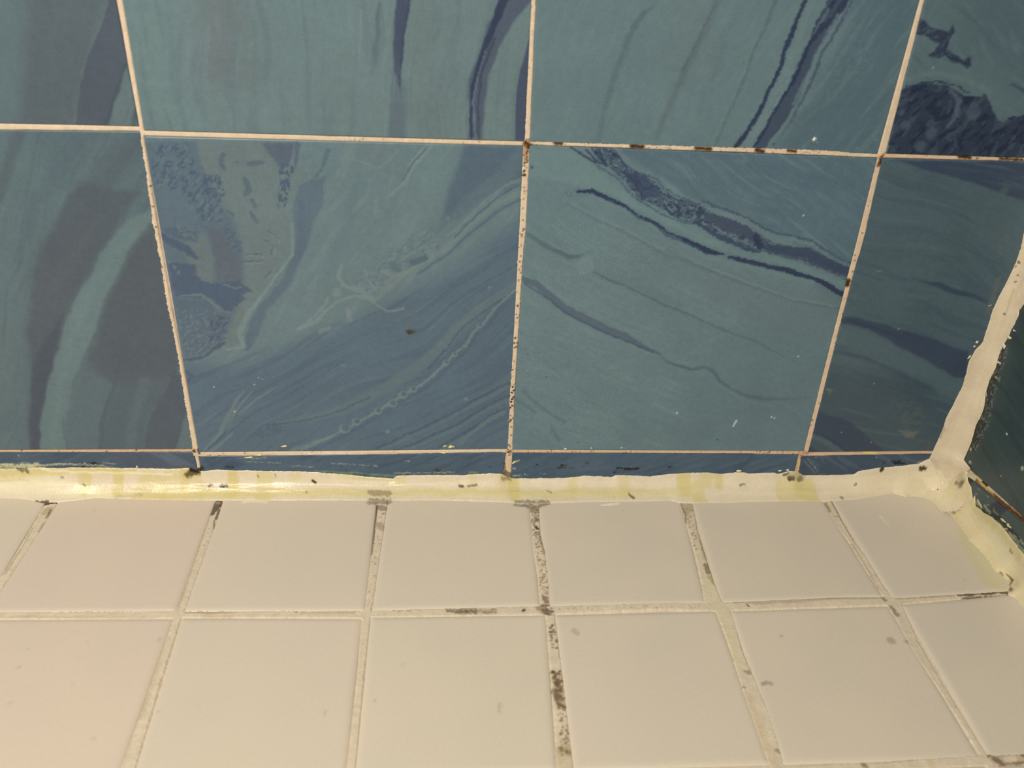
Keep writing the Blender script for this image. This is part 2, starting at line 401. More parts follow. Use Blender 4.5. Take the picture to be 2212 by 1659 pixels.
def paint_E(c):
    c.poly([(-500, -800), (100, -700), (330, -100), (150, 300), (120, 900), (130, 1500), (-500, 1500)], (90, 118, 121), .8, soft=7, wob=SFT, z=Z4)
    c.streaks((80, 100, 112), 1.15, 60, 5, .0, .5, 33)
    c.streaks((98, 124, 127), 1.2, 60, 3, .15, .4, 35)
    c.stroke([(120, 860), (70, 1050), (5, 1210), (-60, 1400)], [70, 66, 60, 50], (80, 95, 104), .8, soft=1.8, wob=SFT, z=Z1)
    c.stroke([(900, 900), (720, 1090), (590, 1290), (500, 1500)], [70, 100, 100, 90], (76, 89, 102), .6, soft=6, wob=SFT, z=Z1)
    c.stroke([(660, 880), (565, 1080), (430, 1260), (330, 1480)], 34, (92, 117, 125), .8, soft=1.5, wob=SFT, z=Z1)
    c.stroke([(480, 900), (400, 1080), (230, 1300), (180, 1480)], 90, (80, 103, 117), .6, soft=3, wob=SFT, z=Z1)
    c.poly([(480, -250), (330, 0), (268, 150), (220, 300), (190, 480), (165, 700), (190, 900), (185, 1100), (190, 1420), (240, 1420), (250, 1200), (290, 980), (340, 820), (390, 650), (440, 500), (540, 350), (620, 200), (700, 60), (860, -180)], (76, 84, 98), .85, soft=2.6, wob=SFT, z=Z4)
    c.stroke([(560, 60), (400, 280), (340, 420)], [40, 60, 30], (88, 92, 100), .6, soft=4, wob=SFT, z=Z4)
    c.poly([(215, 820), (400, 560), (335, 840), (290, 1000), (247, 1250), (236, 1420), (180, 1420), (195, 1000)], (64, 73, 94), .85, soft=1.4, wob=SFT, z=Z4)
    c.stroke([(240, 860), (200, 1000)], 12, (70, 82, 100), .5, soft=1, z=Z4)
    P = [(1000, -130), (720, 40), (620, 220), (540, 360), (450, 500), (400, 650), (350, 820), (300, 980), (260, 1180), (238, 1420), (402, 1420), (420, 1200), (450, 1000), (510, 850), (580, 680), (640, 500), (760, 250), (860, 90), (980, -60)]
    c.poly(P, (100, 131, 131), .9, soft=1.1, wob=SFT, z=Z4)
    c.stroke([(860, 40), (700, 200), (560, 420), (440, 720), (370, 1000), (320, 1400)], [20, 36, 40, 36, 40, 50], (108, 139, 137), .5, soft=3, wob=SFT, z=Z4)
    c.poly([(990, -60), (1060, 250), (1120, 600), (1160, 850), (1060, 950), (900, 1010), (720, 1010), (600, 960), (545, 860), (600, 680), (660, 480), (770, 260), (870, 100)], (76, 83, 96), .9, soft=3.0, wob=SFT, z=Z4)
    c.stroke([(620, 980), (800, 1040), (1000, 980)], [150, 170, 120], (82, 96, 106), .55, soft=8, wob=SFT, z=Z4)
    c.poly([(450, 1010), (600, 950), (720, 1000), (650, 1150), (620, 1420), (410, 1420), (430, 1180)], (86, 110, 118), .7, soft=4.5, wob=SFT, z=Z4)
    c.poly([(660, 1120), (760, 980), (960, 1000), (1080, 900), (970, 1120), (885, 1420), (620, 1420)], (76, 94, 107), .8, soft=4.0, wob=SFT, z=Z4)
    c.stroke([(900, 980), (850, 1150), (800, 1400)], [50, 50, 60], (90, 112, 120), .6, soft=2, wob=SFT, z=Z4)
    c.stroke([(740, 880), (650, 1140), (615, 1410)], [20, 24, 24], (68, 86, 104), .6, soft=1, wob=SFT, z=Z4)
    c.poly([(1085, 900), (1150, 1020), (1160, 1140), (1110, 1220), (1055, 1420), (885, 1420), (965, 1120)], (72, 82, 100), .9, soft=1, wob=SFT, z=Z4)
    c.stroke([(1150, 1150), (1060, 1420)], 24, (62, 76, 98), .7, soft=1, wob=SFT, z=Z4)
    c.poly([(1180, 1150), (1210, 1420), (1072, 1420)], (92, 114, 122), .85, soft=.9, wob=SFT, z=Z4)
    c.stroke([(400, 1220), (405, 1420)], 10, (70, 92, 106), .6, soft=.7, wob=SFT, z=Z4)

def paint_F(c):
    c.streaks((104, 131, 131), 1.0, 50, 5, .1, .5, 41)
    c.poly([(200, 1150), (500, 1180), (760, 1080), (1000, 1000), (1200, 900), (1500, 750), (2050, 380), (2050, 1700), (240, 1700)], (76, 102, 122), .95, soft=8, wob=SFT, z=Z5)
    low = [(260, 1180), (800, 1060), (1300, 850), (2000, 420), (2000, 1640), (300, 1640)]
    c.streaks((66, 90, 114), .60, 90, 5.5, .0, .5, 43, P=low, z=Z5)
    c.streaks((90, 117, 127), .58, 90, 4.0, .2, .5, 47, P=low, z=Z5)
    c.poly([(1700, 20), (2050, 20), (2050, 200), (1800, 300), (1640, 420), (1540, 490), (1600, 300)], (72, 97, 117), .9, soft=2.2, wob=SFT, z=Z5)
    c.stroke([(1560, 60), (1450, 330), (1330, 560)], [120, 130, 90], (100, 130, 130), .55, soft=6, wob=SFT, z=Z5)
    c.stroke([(1150, 200), (1060, 500), (960, 760)], [40, 60, 40], (86, 112, 122), .45, soft=3, wob=SFT, z=Z5)
    c.stroke([(1000, 60), (880, 330), (720, 800), (600, 1050)], [60, 60, 80, 60], (92, 120, 125), .6, soft=4, wob=SFT, z=Z5)
    # blue field on the left with grey and pale flakes
    left = [(20, 10), (300, 10), (345, 180), (440, 300), (520, 450), (565, 620), (580, 790), (520, 900), (420, 1090), (240, 1170), (150, 800), (70, 300)]
    c.poly(left, (79, 101, 119), .9, soft=2.0, wob=RAG, z=Z5)
    grey = [(300, 20), (640, 20), (745, 190), (785, 420), (800, 560), (730, 640), (640, 790), (560, 880), (540, 1000), (480, 1090), (430, 1070), (540, 800), (545, 600), (500, 440), (400, 300), (340, 170)]
    c.poly(grey, (98, 117, 118), .9, soft=2.0, wob=RAG, z=Z5)
    c.poly([(330, 430), (420, 470), (540, 640), (520, 770), (400, 750), (380, 560)], (83, 93, 110), .8, soft=2, wob=SFT, z=Z5)
    c.poly([(210, 540), (330, 480), (380, 620), (390, 740), (300, 730)], (96, 114, 115), .8, soft=1.4, wob=SFT, z=Z5)
    c.poly([(640, 20), (810, 20), (790, 120), (740, 170), (700, 110)], (78, 92, 113), .9, soft=1, wob=RAG, z=Z5)
    c.stroke([(825, 30), (812, 160)], [30, 10], (80, 94, 114), .9, soft=.8, z=Z5)
    c.poly([(735, 130), (800, 150), (880, 180), (830, 260), (790, 330), (740, 340)], (98, 116, 116), .7, soft=.8, wob=RAG, z=Z5)
    c.poly([(730, 130), (810, 140), (790, 220), (760, 360), (725, 350)], (60, 82, 114), .9, soft=.4, wob=RAG, z=Z5, thr=(1.6, 3.0, .2, -.02, 31))
    band = [(50, 30), (260, 20), (300, 160), (420, 290), (440, 440), (320, 420), (230, 290), (80, 230)]
    c.poly(band, (58, 82, 113), .75, soft=1.2, wob=RAG, z=Z5, thr=(6.0, 2.2, .9, .06, 51))
    c.poly(band, (98, 117, 118), .65, soft=1.2, wob=RAG, z=Z5, thr=(4.5, 1.6, .9, .24, 53))
    c.poly([(330, 180), (420, 190), (450, 290), (380, 320), (330, 260)], (62, 86, 115), .9, soft=.5, wob=RAG, z=Z5, thr=(2.4, 1.6, 1.2, -.05, 55))
    c.poly([(420, 400), (470, 430), (540, 560), (520, 620), (440, 540)], (70, 90, 115), .8, soft=.8, z=Z5, thr=(3.2, 1.8, .8, .05, 57))
    for L, w in (([(440, 85), (425, 120), (445, 155)], 24), ([(575, 130), (640, 118)], 26), ([(555, 210), (575, 260), (560, 280)], 34), ([(585, 320), (600, 350)], 24), ([(468, 370), (490, 395)], 20), ([(585, 385), (615, 430)], 22), ([(510, 118)], 16)):
        c.stroke(L, w, (74, 99, 112), .9, soft=.4, wob=RAG, z=Z5)
    c.poly([(110, 470), (300, 450), (300, 540), (210, 520)], (66, 90, 116), .8, soft=.6, wob=RAG, z=Z5)
    c.poly([(180, 450), (310, 450), (290, 520), (200, 500)], (92, 113, 117), .8, soft=.5, wob=RAG, z=Z5, thr=(3, 1.4, .4, .0, 59))
    c.stroke([(115, 500), (180, 540), (250, 575), (300, 620)], [30, 40, 46, 20], (60, 83, 114), .9, soft=.5, wob=RAG, z=Z5)
    c.poly([(150, 640), (290, 650), (310, 720), (380, 750), (520, 740), (590, 790), (530, 810), (560, 830), (510, 860), (470, 905), (380, 830), (190, 820)], (62, 84, 114), .9, soft=.5, wob=RAG, z=Z5)
    c.stroke([(300, 700), (340, 740), (380, 745)], 10, (98, 118, 118), .7, soft=.3, wob=RAG, z=Z5)
    c.stroke([(220, 815), (320, 810), (380, 850), (430, 890), (480, 905)], [8, 16, 14, 12, 8], (96, 117, 119), .9, soft=.35, wob=RAG, z=Z5)
    c.stroke([(440, 755), (500, 775), (530, 770)], 9, (96, 116, 119), .8, soft=.3, wob=RAG, z=Z5)
    c.poly([(190, 830), (350, 830), (430, 920), (420, 1080), (250, 1150)], (74, 96, 117), .9, soft=1.2, wob=RAG, z=Z5)
    c.poly([(190, 880), (420, 900), (420, 1080), (250, 1140)], (98, 117, 120), .7, soft=.8, z=Z5, thr=(3.4, 1.8, .8, .16, 61))
    c.poly([(370, 920), (470, 920), (450, 1060), (360, 1110)], (58, 80, 112), .8, soft=.6, z=Z5, thr=(4, 2, .8, .1, 63))
    c.stroke([(230, 1150), (340, 1130), (440, 1060)], 16, (58, 80, 112), .8, soft=.5, wob=RAG, z=Z5)
    c.stroke([(240, 1140), (330, 1120), (400, 1070)], 8, (96, 116, 119), .7, soft=.3, wob=RAG, z=Z5)
    c.stroke([(250, 1210), (280, 1230), (255, 1260)], 18, (62, 84, 114), .8, soft=.6, wob=RAG, z=Z5)
    for p in ((205, 695), (190, 575), (300, 1157), (160, 640), (185, 670), (110, 240)): c.stroke([p], 20, (94, 114, 118), .8, soft=.3, wob=RAG, z=Z5)
    for L in ([(650, 520), (700, 560), (690, 600)], [(560, 600), (640, 600)], [(540, 640), (640, 630)], [(670, 480), (720, 520)], [(655, 715), (690, 690)]):
        c.stroke(L, 9, (72, 94, 110), .8, soft=.3, wob=RAG, z=Z5)
        c.stroke([(x + 10, y + 12) for x, y in L], 7, (112, 130, 124), .7, soft=.3, wob=RAG, z=Z5)
    # the pale outlined spine and the blue band beside it
    c.poly([(830, 240), (960, 190), (945, 350), (890, 500), (830, 640), (805, 520), (800, 380)], (80, 102, 122), .85, soft=1.2, wob=SFT, z=Z5)
    c.stroke([(850, 330), (840, 560), (775, 720), (650, 880), (600, 980), (560, 1080)], [30, 40, 46, 46, 50, 40], (76, 99, 119), .8, soft=1, wob=SFT, z=Z5)
    c.stroke([(795, 440), (800, 600), (725, 700), (620, 840), (555, 930), (520, 1010), (548, 1080), (460, 1095)], [8, 14, 12, 14, 24, 30, 20, 12], LT, .85, soft=.35, z=Z5)
    c.stroke([(985, 60), (950, 150), (900, 220), (850, 240)], [24, 14, 10, 10], (76, 100, 120), .8, soft=.5, wob=RAG, z=Z5)
    # pale veins, upper right
    c.stroke([(1515, 45), (1430, 140), (1385, 220), (1305, 295)], [14, 18, 18, 10], LT, .9, soft=.35, z=Z5)
    c.stroke([(1475, 50), (1450, 80), (1390, 145)], [14, 16, 6], LT, .8, soft=.35, z=Z5)
    c.stroke([(1490, 55), (1425, 125), (1370, 215)], 7, (74, 99, 117), .8, soft=.3, z=Z5)
    c.stroke([(1105, 45), (1078, 95), (1150, 115), (1240, 155), (1290, 120), (1345, 60)], [14, 16, 12, 14, 10, 10], (110, 130, 126), .85, soft=.35, z=Z5)
    c.poly([(1110, 50), (1340, 50), (1250, 140), (1150, 110)], (98, 119, 121), .7, soft=1, z=Z5)
    for p, w in (((1232, 325), 26), ((1235, 365), 34), ((1225, 385), 20), ((1605, 415), 26), ((1645, 400), 16), ((1680, 380), 14), ((1110, 622), 12), ((1700, 1350), 20), ((1290, 1520), 22), ((1820, 772), 14), ((1180, 570), 9)):
        c.stroke([p], w, (108, 131, 128), .85, soft=.35, wob=((2.5, .5),), z=Z5)
    # the diagonal feather
    c.stroke([(1985, 80), (1900, 190), (1790, 280), (1660, 400), (1500, 520), (1360, 620), (1250, 700)], [70, 80, 90, 80, 110, 130, 90], (88, 114, 122), .6, soft=2, wob=RAG, z=Z5)
    c.stroke([(1990, 275), (1860, 335), (1720, 450), (1600, 565), (1450, 655), (1330, 745), (1225, 835)], [22, 24, 20, 26, 26, 28, 26], (105, 128, 126), .95, soft=.45, z=Z5)
    c.stroke([(1985, 210), (1900, 245), (1800, 320), (1700, 420), (1610, 500)], [20, 16, 14, 12, 10], (105, 129, 127), .8, soft=.4, z=Z5)
    c.stroke([(1985, 235), (1880, 290), (1760, 390), (1640, 510)], 9, (62, 86, 112), .7, soft=.35, z=Z5)
    c.stroke([(1985, 310), (1860, 380), (1720, 490), (1600, 600), (1450, 700)], 14, (64, 89, 113), .6, soft=.7, z=Z5)
    feath = [(1460, 480), (1540, 480), (1560, 560), (1480, 640), (1380, 720), (1240, 800), (1150, 810), (1100, 770), (1240, 650), (1360, 540)]
    c.poly(feath, (108, 130, 127), .7, soft=1.2, wob=RAG, z=Z5, thr=(7.0, 2.0, .55, .08, 65))
    c.poly(feath, (76, 101, 117), .55, soft=1.0, wob=RAG, z=Z5, thr=(4.0, 1.4, .55, .26, 67))
    c.stroke([(1425, 640), (1485, 620)], 34, (70, 95, 117), .9, soft=.5, wob=RAG, z=Z5)
    c.stroke([(1315, 650), (1360, 690)], 34, (78, 104, 118), .8, soft=.5, wob=RAG, z=Z5)
    c.stroke([(1260, 690), (1320, 715), (1400, 690)], 22, (112, 131, 126), .8, soft=.4, wob=RAG, z=Z5)
    c.stroke([(1055, 655), (1035, 715), (1070, 760), (1150, 790), (1220, 835)], [10, 24, 20, 24, 20], LT, .85, soft=.4, wob=RAG, z=Z5)
    c.stroke([(1165, 670), (1190, 740), (1240, 790)], [8, 14, 16], LT, .7, soft=.35, wob=RAG, z=Z5)
    c.stroke([(1210, 830), (1120, 815), (1040, 840), (970, 890), (920, 950), (830, 985)], [20, 16, 14, 16, 24, 22], LT, .9, soft=.4, z=Z5)
    c.stroke([(990, 825), (930, 900), (880, 950)], [16, 16, 10], LT, .75, soft=.4, wob=RAG, z=Z5)
    c.stroke([(1030, 800)], 44, LT, .7, soft=.5, wob=RAG, z=Z5)
    c.stroke([(1175, 815), (1230, 860), (1290, 898), (1375, 882)], [12, 12, 11, 14], LT, .8, soft=.35, z=Z5)
    c.stroke([(940, 1005), (985, 985)], [18, 22], LT, .7, soft=.4, wob=RAG, z=Z5)
    c.stroke([(1085, 890), (1095, 935)], [20, 34], (132, 136, 138), .45, soft=1.2, z=Z5)  # faint pinkish reflection painted into the glaze colour
    c.stroke([(1385, 998), (1405, 1004), (1440, 998)], [8, 26, 8], (52, 42, 26), [.5, .95, .3], soft=.35, wob=((1.5, .5),), z=Z5)
    c.stroke([(1395, 985), (1450, 992)], 5, (84, 84, 78), .7, soft=.3, z=Z5)
    # beaded line and streaks, lower right
    c.stroke([(1960, 760), (1780, 880), (1650, 990), (1560, 1100), (1430, 1200), (1300, 1280), (1100, 1390), (920, 1445), (700, 1480)], [60, 60, 70, 70, 60, 60, 60, 40, 20], (90, 114, 120), .75, soft=1.6, wob=RAG, z=Z5)
    c.stroke([(1950, 800), (1840, 860), (1720, 950), (1660, 1000), (1600, 1090), (1500, 1190)], 10, (60, 84, 110), .7, soft=.4, wob=RAG, z=Z5)
    c.stroke([(1200, 1340), (1050, 1410), (900, 1455), (690, 1485)], 10, (62, 86, 112), .7, soft=.5, wob=RAG, z=Z5)
    c.poly([(680, 1470), (770, 1480), (740, 1530), (640, 1560), (600, 1530)], (60, 84, 110), .7, soft=.8, z=Z5, thr=(1.6, 1.2, .6, .05, 69))
    bead = [(1955, 785), (1850, 880), (1785, 965), (1740, 1000), (1700, 1070), (1640, 1115), (1560, 1200), (1470, 1275), (1370, 1330), (1240, 1415), (1130, 1475), (1060, 1515), (980, 1555), (840, 1615)]
    c.stroke([(x + 14, y + 22) for x, y in bead], 20, (66, 90, 116), .6, soft=.8, z=Z5)
    c.stroke(bead, 13, (108, 130, 127), .85, soft=.35, wob=((2.0, .8), (.9, .4)), z=Z5)
    for (x, y), r in (((1318, 1375), 34), ((1373, 1330), 34), ((1424, 1302), 28), ((1243, 1414), 30), ((1070, 1505), 44), ((1595, 1163), 24), ((1640, 1120), 20), ((1130, 1470), 34), ((1770, 970), 22)):
        c.stroke([(x, y)], r + 10, (108, 130, 127), .8, soft=.35, wob=((2, .3),), z=Z5)
        c.stroke([(x + 3, y - 4)], r - 6, (72, 97, 117), .9, soft=.35, wob=((2, .3),), z=Z5)
    c.stroke([(960, 1560), (820, 1610), (760, 1640)], 18, (102, 125, 125), .7, soft=.5, wob=RAG, z=Z5)
    for L in ([(1930, 1262), (1760, 1350), (1600, 1440), (1420, 1525), (1240, 1605)], [(1925, 1330), (1800, 1390), (1640, 1490), (1480, 1560), (1330, 1620)], [(1900, 1400), (1820, 1440), (1740, 1500), (1560, 1600)]):
        c.stroke(L, 10, (56, 79, 107), .7, soft=.5, wob=RAG, z=Z5)
        c.stroke([(x + 6, y + 18) for x, y in L], 14, (92, 115, 122), .65, soft=.5, wob=RAG, z=Z5)
    c.stroke([(1890, 1420), (1800, 1470), (1660, 1590)], [20, 26, 18], (96, 118, 122), .7, soft=.5, wob=RAG, z=Z5)
    # sprig, lower left
    for L, w in (([(335, 1620), (420, 1530), (465, 1440), (500, 1370), (545, 1310)], [10, 16, 24, 18, 10]), ([(590, 1308), (520, 1390), (470, 1470)], [6, 14, 12]), ([(715, 1290), (620, 1345), (520, 1430)], [6, 12, 12]), ([(485, 1528), (430, 1580), (370, 1625)], [14, 16, 12])):
        c.stroke(L, w, (98, 120, 123), .85, soft=.35, z=Z5)
    c.stroke([(450, 1520), (360, 1610)], 7, (56, 80, 108), .7, soft=.3, z=Z5)
    for p, w in (((622, 1240), 7), ((640, 1247), 6), ((388, 1285), 8), ((497, 1416), 10), ((600, 1278), 8)): c.stroke([p], w, (220, 200, 150), .9, soft=.3, z=Z5)
    c.stroke([(1050, 1175), (1075, 1180)], 5, (130, 146, 146), .7, soft=.3, z=Z5)

def paint_G(c):
    c.poly([(560, 0), (2000, 40), (1850, 680), (1400, 490), (1000, 320), (800, 190), (640, 90)], (79, 107, 118), .95, soft=1.6, wob=SFT, z=Z6)
    c.streaks((88, 116, 121), -.5, 40, 5, .05, .5, 81)
    c.streaks((103, 132, 130), -.5, 40, 3, .2, .4, 83)
    c.poly([(1100, 1000), (1800, 800), (1650, 1600), (900, 1600)], (86, 114, 120), .6, soft=12, wob=SFT, z=Z6)
    c.stroke([(1000, 60), (1500, 180), (1800, 250)], [40, 60, 40], (74, 100, 114), .5, soft=4, wob=SFT, z=Z6)
    c.poly([(160, 50), (360, 50), (480, 140), (600, 220), (720, 340), (900, 430), (1160, 560), (1400, 610), (1760, 730), (1740, 800), (1500, 700), (1100, 560), (640, 330), (420, 240), (160, 200)], (97, 129, 129), .85, soft=2, wob=SFT, z=Z6)
    c.poly([(900, 600), (1740, 800), (1690, 1050), (1300, 950), (900, 760)], (92, 116, 118), .55, soft=8, wob=SFT, z=Z6)
    # the broad tangled vein
    mass = [(490, 40), (580, 45), (650, 150), (760, 185), (830, 255), (900, 305), (1010, 325), (1100, 385), (1280, 445), (1400, 535), (1560, 560), (1660, 612), (1810, 670), (1790, 730), (1640, 665), (1480, 615), (1300, 565), (1180, 525), (1020, 445), (920, 412), (800, 345), (720, 310), (640, 225), (560, 142), (480, 122)]
    c.poly(mass, (66, 88, 108), .92, soft=.5, wob=RAG, z=Z6)
    c.poly(mass, (96, 122, 127), .8, soft=.5, wob=RAG, z=Z6, thr=(4.5, 1.1, -.5, .14, 85))
    c.poly(mass, (44, 60, 90), .85, soft=.5, wob=RAG, z=Z6, thr=(4.0, 1.0, -.5, .14, 87))
    c.poly([(620, 165), (720, 185), (760, 210), (830, 290), (740, 305), (690, 245)], (52, 72, 99), .8, soft=.5, wob=RAG, z=Z6)
    for L in ([(365, 45), (440, 92), (490, 125)], [(440, 55), (490, 110)], [(470, 50), (520, 110), (550, 135)], [(640, 170), (700, 240), (730, 300)], [(840, 340), (880, 390), (920, 360), (890, 330)], [(690, 200), (740, 260), (800, 240)], [(560, 60), (610, 90), (650, 150)], [(510, 60), (530, 120)]):
        c.stroke(L, 10, (46, 62, 92), .85, soft=.3, wob=((2.5, .5),), z=Z6)
    c.stroke([(500, 138), (600, 200), (665, 275), (740, 332), (840, 392), (935, 425), (1010, 440)], 8, (64, 88, 107), .8, soft=.35, wob=RAG, z=Z6)
    c.stroke([(640, 130), (700, 175), (800, 200), (840, 250), (900, 290), (1000, 330), (1100, 350)], 9, (60, 82, 105), .7, soft=.35, wob=RAG, z=Z6)
    c.stroke([(1060, 395), (1180, 445), (1290, 480), (1330, 530)], [40, 60, 56, 40], (60, 76, 99), .9, soft=.5, wob=RAG, z=Z6)
    c.stroke([(1020, 380), (1040, 350)], 34, (44, 60, 90), .8, soft=.4, wob=RAG, z=Z6)
    c.stroke([(1310, 500), (1330, 550)], 34, (40, 56, 86), .85, soft=.4, wob=RAG, z=Z6)
    c.stroke([(1360, 555), (1480, 575), (1570, 580), (1660, 630), (1800, 690)], [30, 40, 50, 50, 40], (54, 70, 97), .9, soft=.5, wob=((6, .6), (2.2, .4)), z=Z6)
    c.stroke([(1040, 340), (1140, 385), (1260, 420), (1310, 460), (1400, 505), (1600, 530), (1680, 590)], [22, 26, 26, 30, 24, 24, 16], (96, 122, 127), .85, soft=.5, wob=RAG, z=Z6)
    c.stroke([(1040, 320), (1150, 360), (1270, 405), (1350, 462), (1480, 495), (1600, 522), (1680, 580), (1800, 640)], [8, 10, 10, 9, 9, 10, 10, 8], (60, 82, 106), .85, soft=.35, wob=RAG, z=Z6)
    c.stroke([(1000, 430), (1120, 500), (1250, 560), (1330, 580)], [20, 24, 20, 10], (50, 68, 97), .85, soft=.4, wob=RAG, z=Z6)
    c.stroke([(1100, 450), (1200, 510), (1290, 545)], 9, (96, 122, 127), .8, soft=.3, wob=RAG, z=Z6)
    c.stroke([(1400, 600), (1560, 640), (1680, 690), (1790, 720)], 9, (92, 118, 125), .8, soft=.3, wob=((6, .5),), z=Z6)
    c.stroke([(1420, 585), (1560, 620), (1680, 670)], 8, (60, 80, 102), .8, soft=.3, wob=((6, .5),), z=Z6)
    # the narrow dark veins
    c.stroke([(400, 268), (560, 310), (700, 395), (860, 490), (1060, 575), (1250, 622), (1470, 672), (1760, 802)], 44, (80, 106, 116), .45, soft=1.6, wob=RAG, z=Z6)
    c.stroke([(400, 268), (470, 268), (560, 310), (640, 345), (700, 395), (790, 430), (860, 490), (950, 520), (1060, 575), (1145, 592)], [14, 24, 20, 18, 18, 18, 24, 26, 30, 10], (38, 54, 86), .97, soft=.35, wob=((6, .4), (1.8, .5), (.8, .3)), z=Z6)
    c.stroke([(1175, 606), (1250, 622), (1380, 655), (1470, 672), (1520, 692), (1600, 712), (1680, 750), (1760, 802)], [16, 24, 22, 26, 22, 20, 26, 22], (40, 55, 87), .95, soft=.4, wob=((6, .4), (1.6, .7), (.8, .3)), z=Z6)
    c.stroke([(470, 290), (640, 370), (790, 455), (1060, 600), (1380, 680), (1600, 740)], 22, (98, 130, 130), .5, soft=1, wob=RAG, z=Z6)
    c.stroke([(335, 275), (355, 300), (372, 268), (400, 258)], 9, (82, 106, 116), .8, soft=.35, wob=((2, .5),), z=Z6)
    c.stroke([(130, 480), (200, 528), (280, 570), (350, 605), (400, 602), (445, 580)], [12, 18, 22, 24, 20, 10], (74, 97, 109), [.5, .7, .8, .9, .8, .3], soft=.7, z=Z6)
    c.stroke([(140, 520), (260, 600), (380, 650)], 14, (102, 130, 129), .5, soft=1, wob=RAG, z=Z6)
    c.stroke([(437, 650)], 90, (104, 131, 130), .6, soft=.6, wob=RAG, z=Z6)
    c.stroke([(437, 650)], 50, (96, 124, 126), .7, soft=.6, wob=RAG, z=Z6)
    c.stroke([(480, 680), (560, 725), (640, 750), (740, 800), (840, 850), (920, 880), (1000, 912), (1100, 960), (1200, 1000), (1300, 1032), (1450, 1112), (1540, 1150)], [10, 16, 14, 12, 14, 12, 10, 10, 12, 10, 8, 5], (76, 100, 110), [.6, .9, .8, .8, .8, .8, .7, .6, .7, .7, .5, .2], soft=.5, wob=((6, .4), (1.8, .4)), z=Z6)
    c.stroke([(560, 690), (740, 770), (920, 850)], 40, (90, 114, 118), .5, soft=2, wob=RAG, z=Z6)
    c.stroke([(110, 715), (190, 745), (260, 808), (330, 868), (400, 905), (480, 945), (560, 985), (640, 1012), (720, 1060), (820, 1102)], [28, 34, 38, 42, 42, 46, 42, 38, 26, 10], (74, 93, 111), .85, soft=.6, wob=((6, .5), (1.8, .35)), z=Z6)
    c.stroke([(120, 735), (250, 820), (340, 890), (460, 955), (560, 1002), (660, 1040), (780, 1092)], 8, (60, 80, 102), .7, soft=.4, wob=((6, .5), (1.8, .35)), z=Z6)
    c.stroke([(200, 720), (300, 800), (420, 860), (600, 950), (760, 1040)], 12, (103, 131, 130), .5, soft=.8, wob=RAG, z=Z6)
    c.stroke([(830, 1120), (870, 1150), (930, 1165), (985, 1182), (1040, 1168), (1085, 1185), (1130, 1240), (1180, 1280), (1250, 1312), (1350, 1335), (1500, 1330), (1600, 1320)], [14, 16, 16, 16, 18, 16, 16, 12, 20, 22, 16, 6], (74, 97, 111), [.4, .7, .9, .9, .6, .9, .9, .5, .6, .6, .4, .2], soft=.6, wob=((6, .5), (1.8, .35)), z=Z6)
    c.stroke([(1100, 1250), (1250, 1340), (1400, 1370)], 9, (102, 130, 129), .4, soft=.6, wob=RAG, z=Z6)
    c.stroke([(345, 335), (500, 420), (640, 480), (820, 580), (1000, 650), (1250, 742), (1500, 832), (1730, 870)], [8, 10, 12, 10, 14, 12, 12, 10], (82, 107, 115), .6, soft=.5, wob=((6, .5), (1.8, .35)), z=Z6)
    c.stroke([(360, 325), (500, 400), (640, 462), (820, 560), (1000, 632), (1250, 726), (1500, 816), (1720, 855)], 8, (108, 134, 130), .5, soft=.5, wob=((6, .5), (1.8, .35)), z=Z6)
    c.stroke([(850, 570), (1040, 660), (1120, 690)], 10, (78, 102, 112), .6, soft=.6, wob=RAG, z=Z6)
    for P, cu in (([(200, 360), (520, 400), (900, 640), (600, 720), (180, 460)], .30), ([(140, 600), (420, 680), (520, 800), (200, 720)], .26), ([(120, 900), (420, 950), (700, 1250), (600, 1600), (120, 1500)], .3)):
        c.poly(P, (108, 136, 134), .5, soft=3, z=Z6, thr=(1.2, 1.2, 0, cu, 89))
    c.stroke([(230, 1130), (330, 1230), (480, 1330)], 8, (84, 110, 116), .5, soft=.6, wob=RAG, z=Z6)
    for L in ([(80, 1330), (180, 1400)], [(260, 1480), (300, 1540)], [(120, 1290), (200, 1370), (330, 1450)]): c.stroke(L, 16, (74, 99, 110), .5, soft=.9, wob=RAG, z=Z6)
    for p, w in (((140, 1100), 8), ((238, 1222), 8), ((165, 145), 18), ((1112, 1540), 10), ((400, 1550), 7)): c.stroke([p], w, (54, 72, 84), .8, soft=.35, z=Z6)
    c.stroke([(1212, 1440), (1195, 1470)], [7, 9], (190, 190, 170), .85, soft=.3, z=Z6)
    for p in ((905, 1403), (1528, 1113), (1553, 392), (1390, 1425), (1405, 1432), (620, 1583), (335, 1586)): c.stroke([p], 9, (205, 202, 180), .9, soft=.3, z=Z6)
    c.stroke([(1200, 118), (1260, 112)], 16, (100, 118, 116), .5, soft=1, wob=RAG, z=Z6)

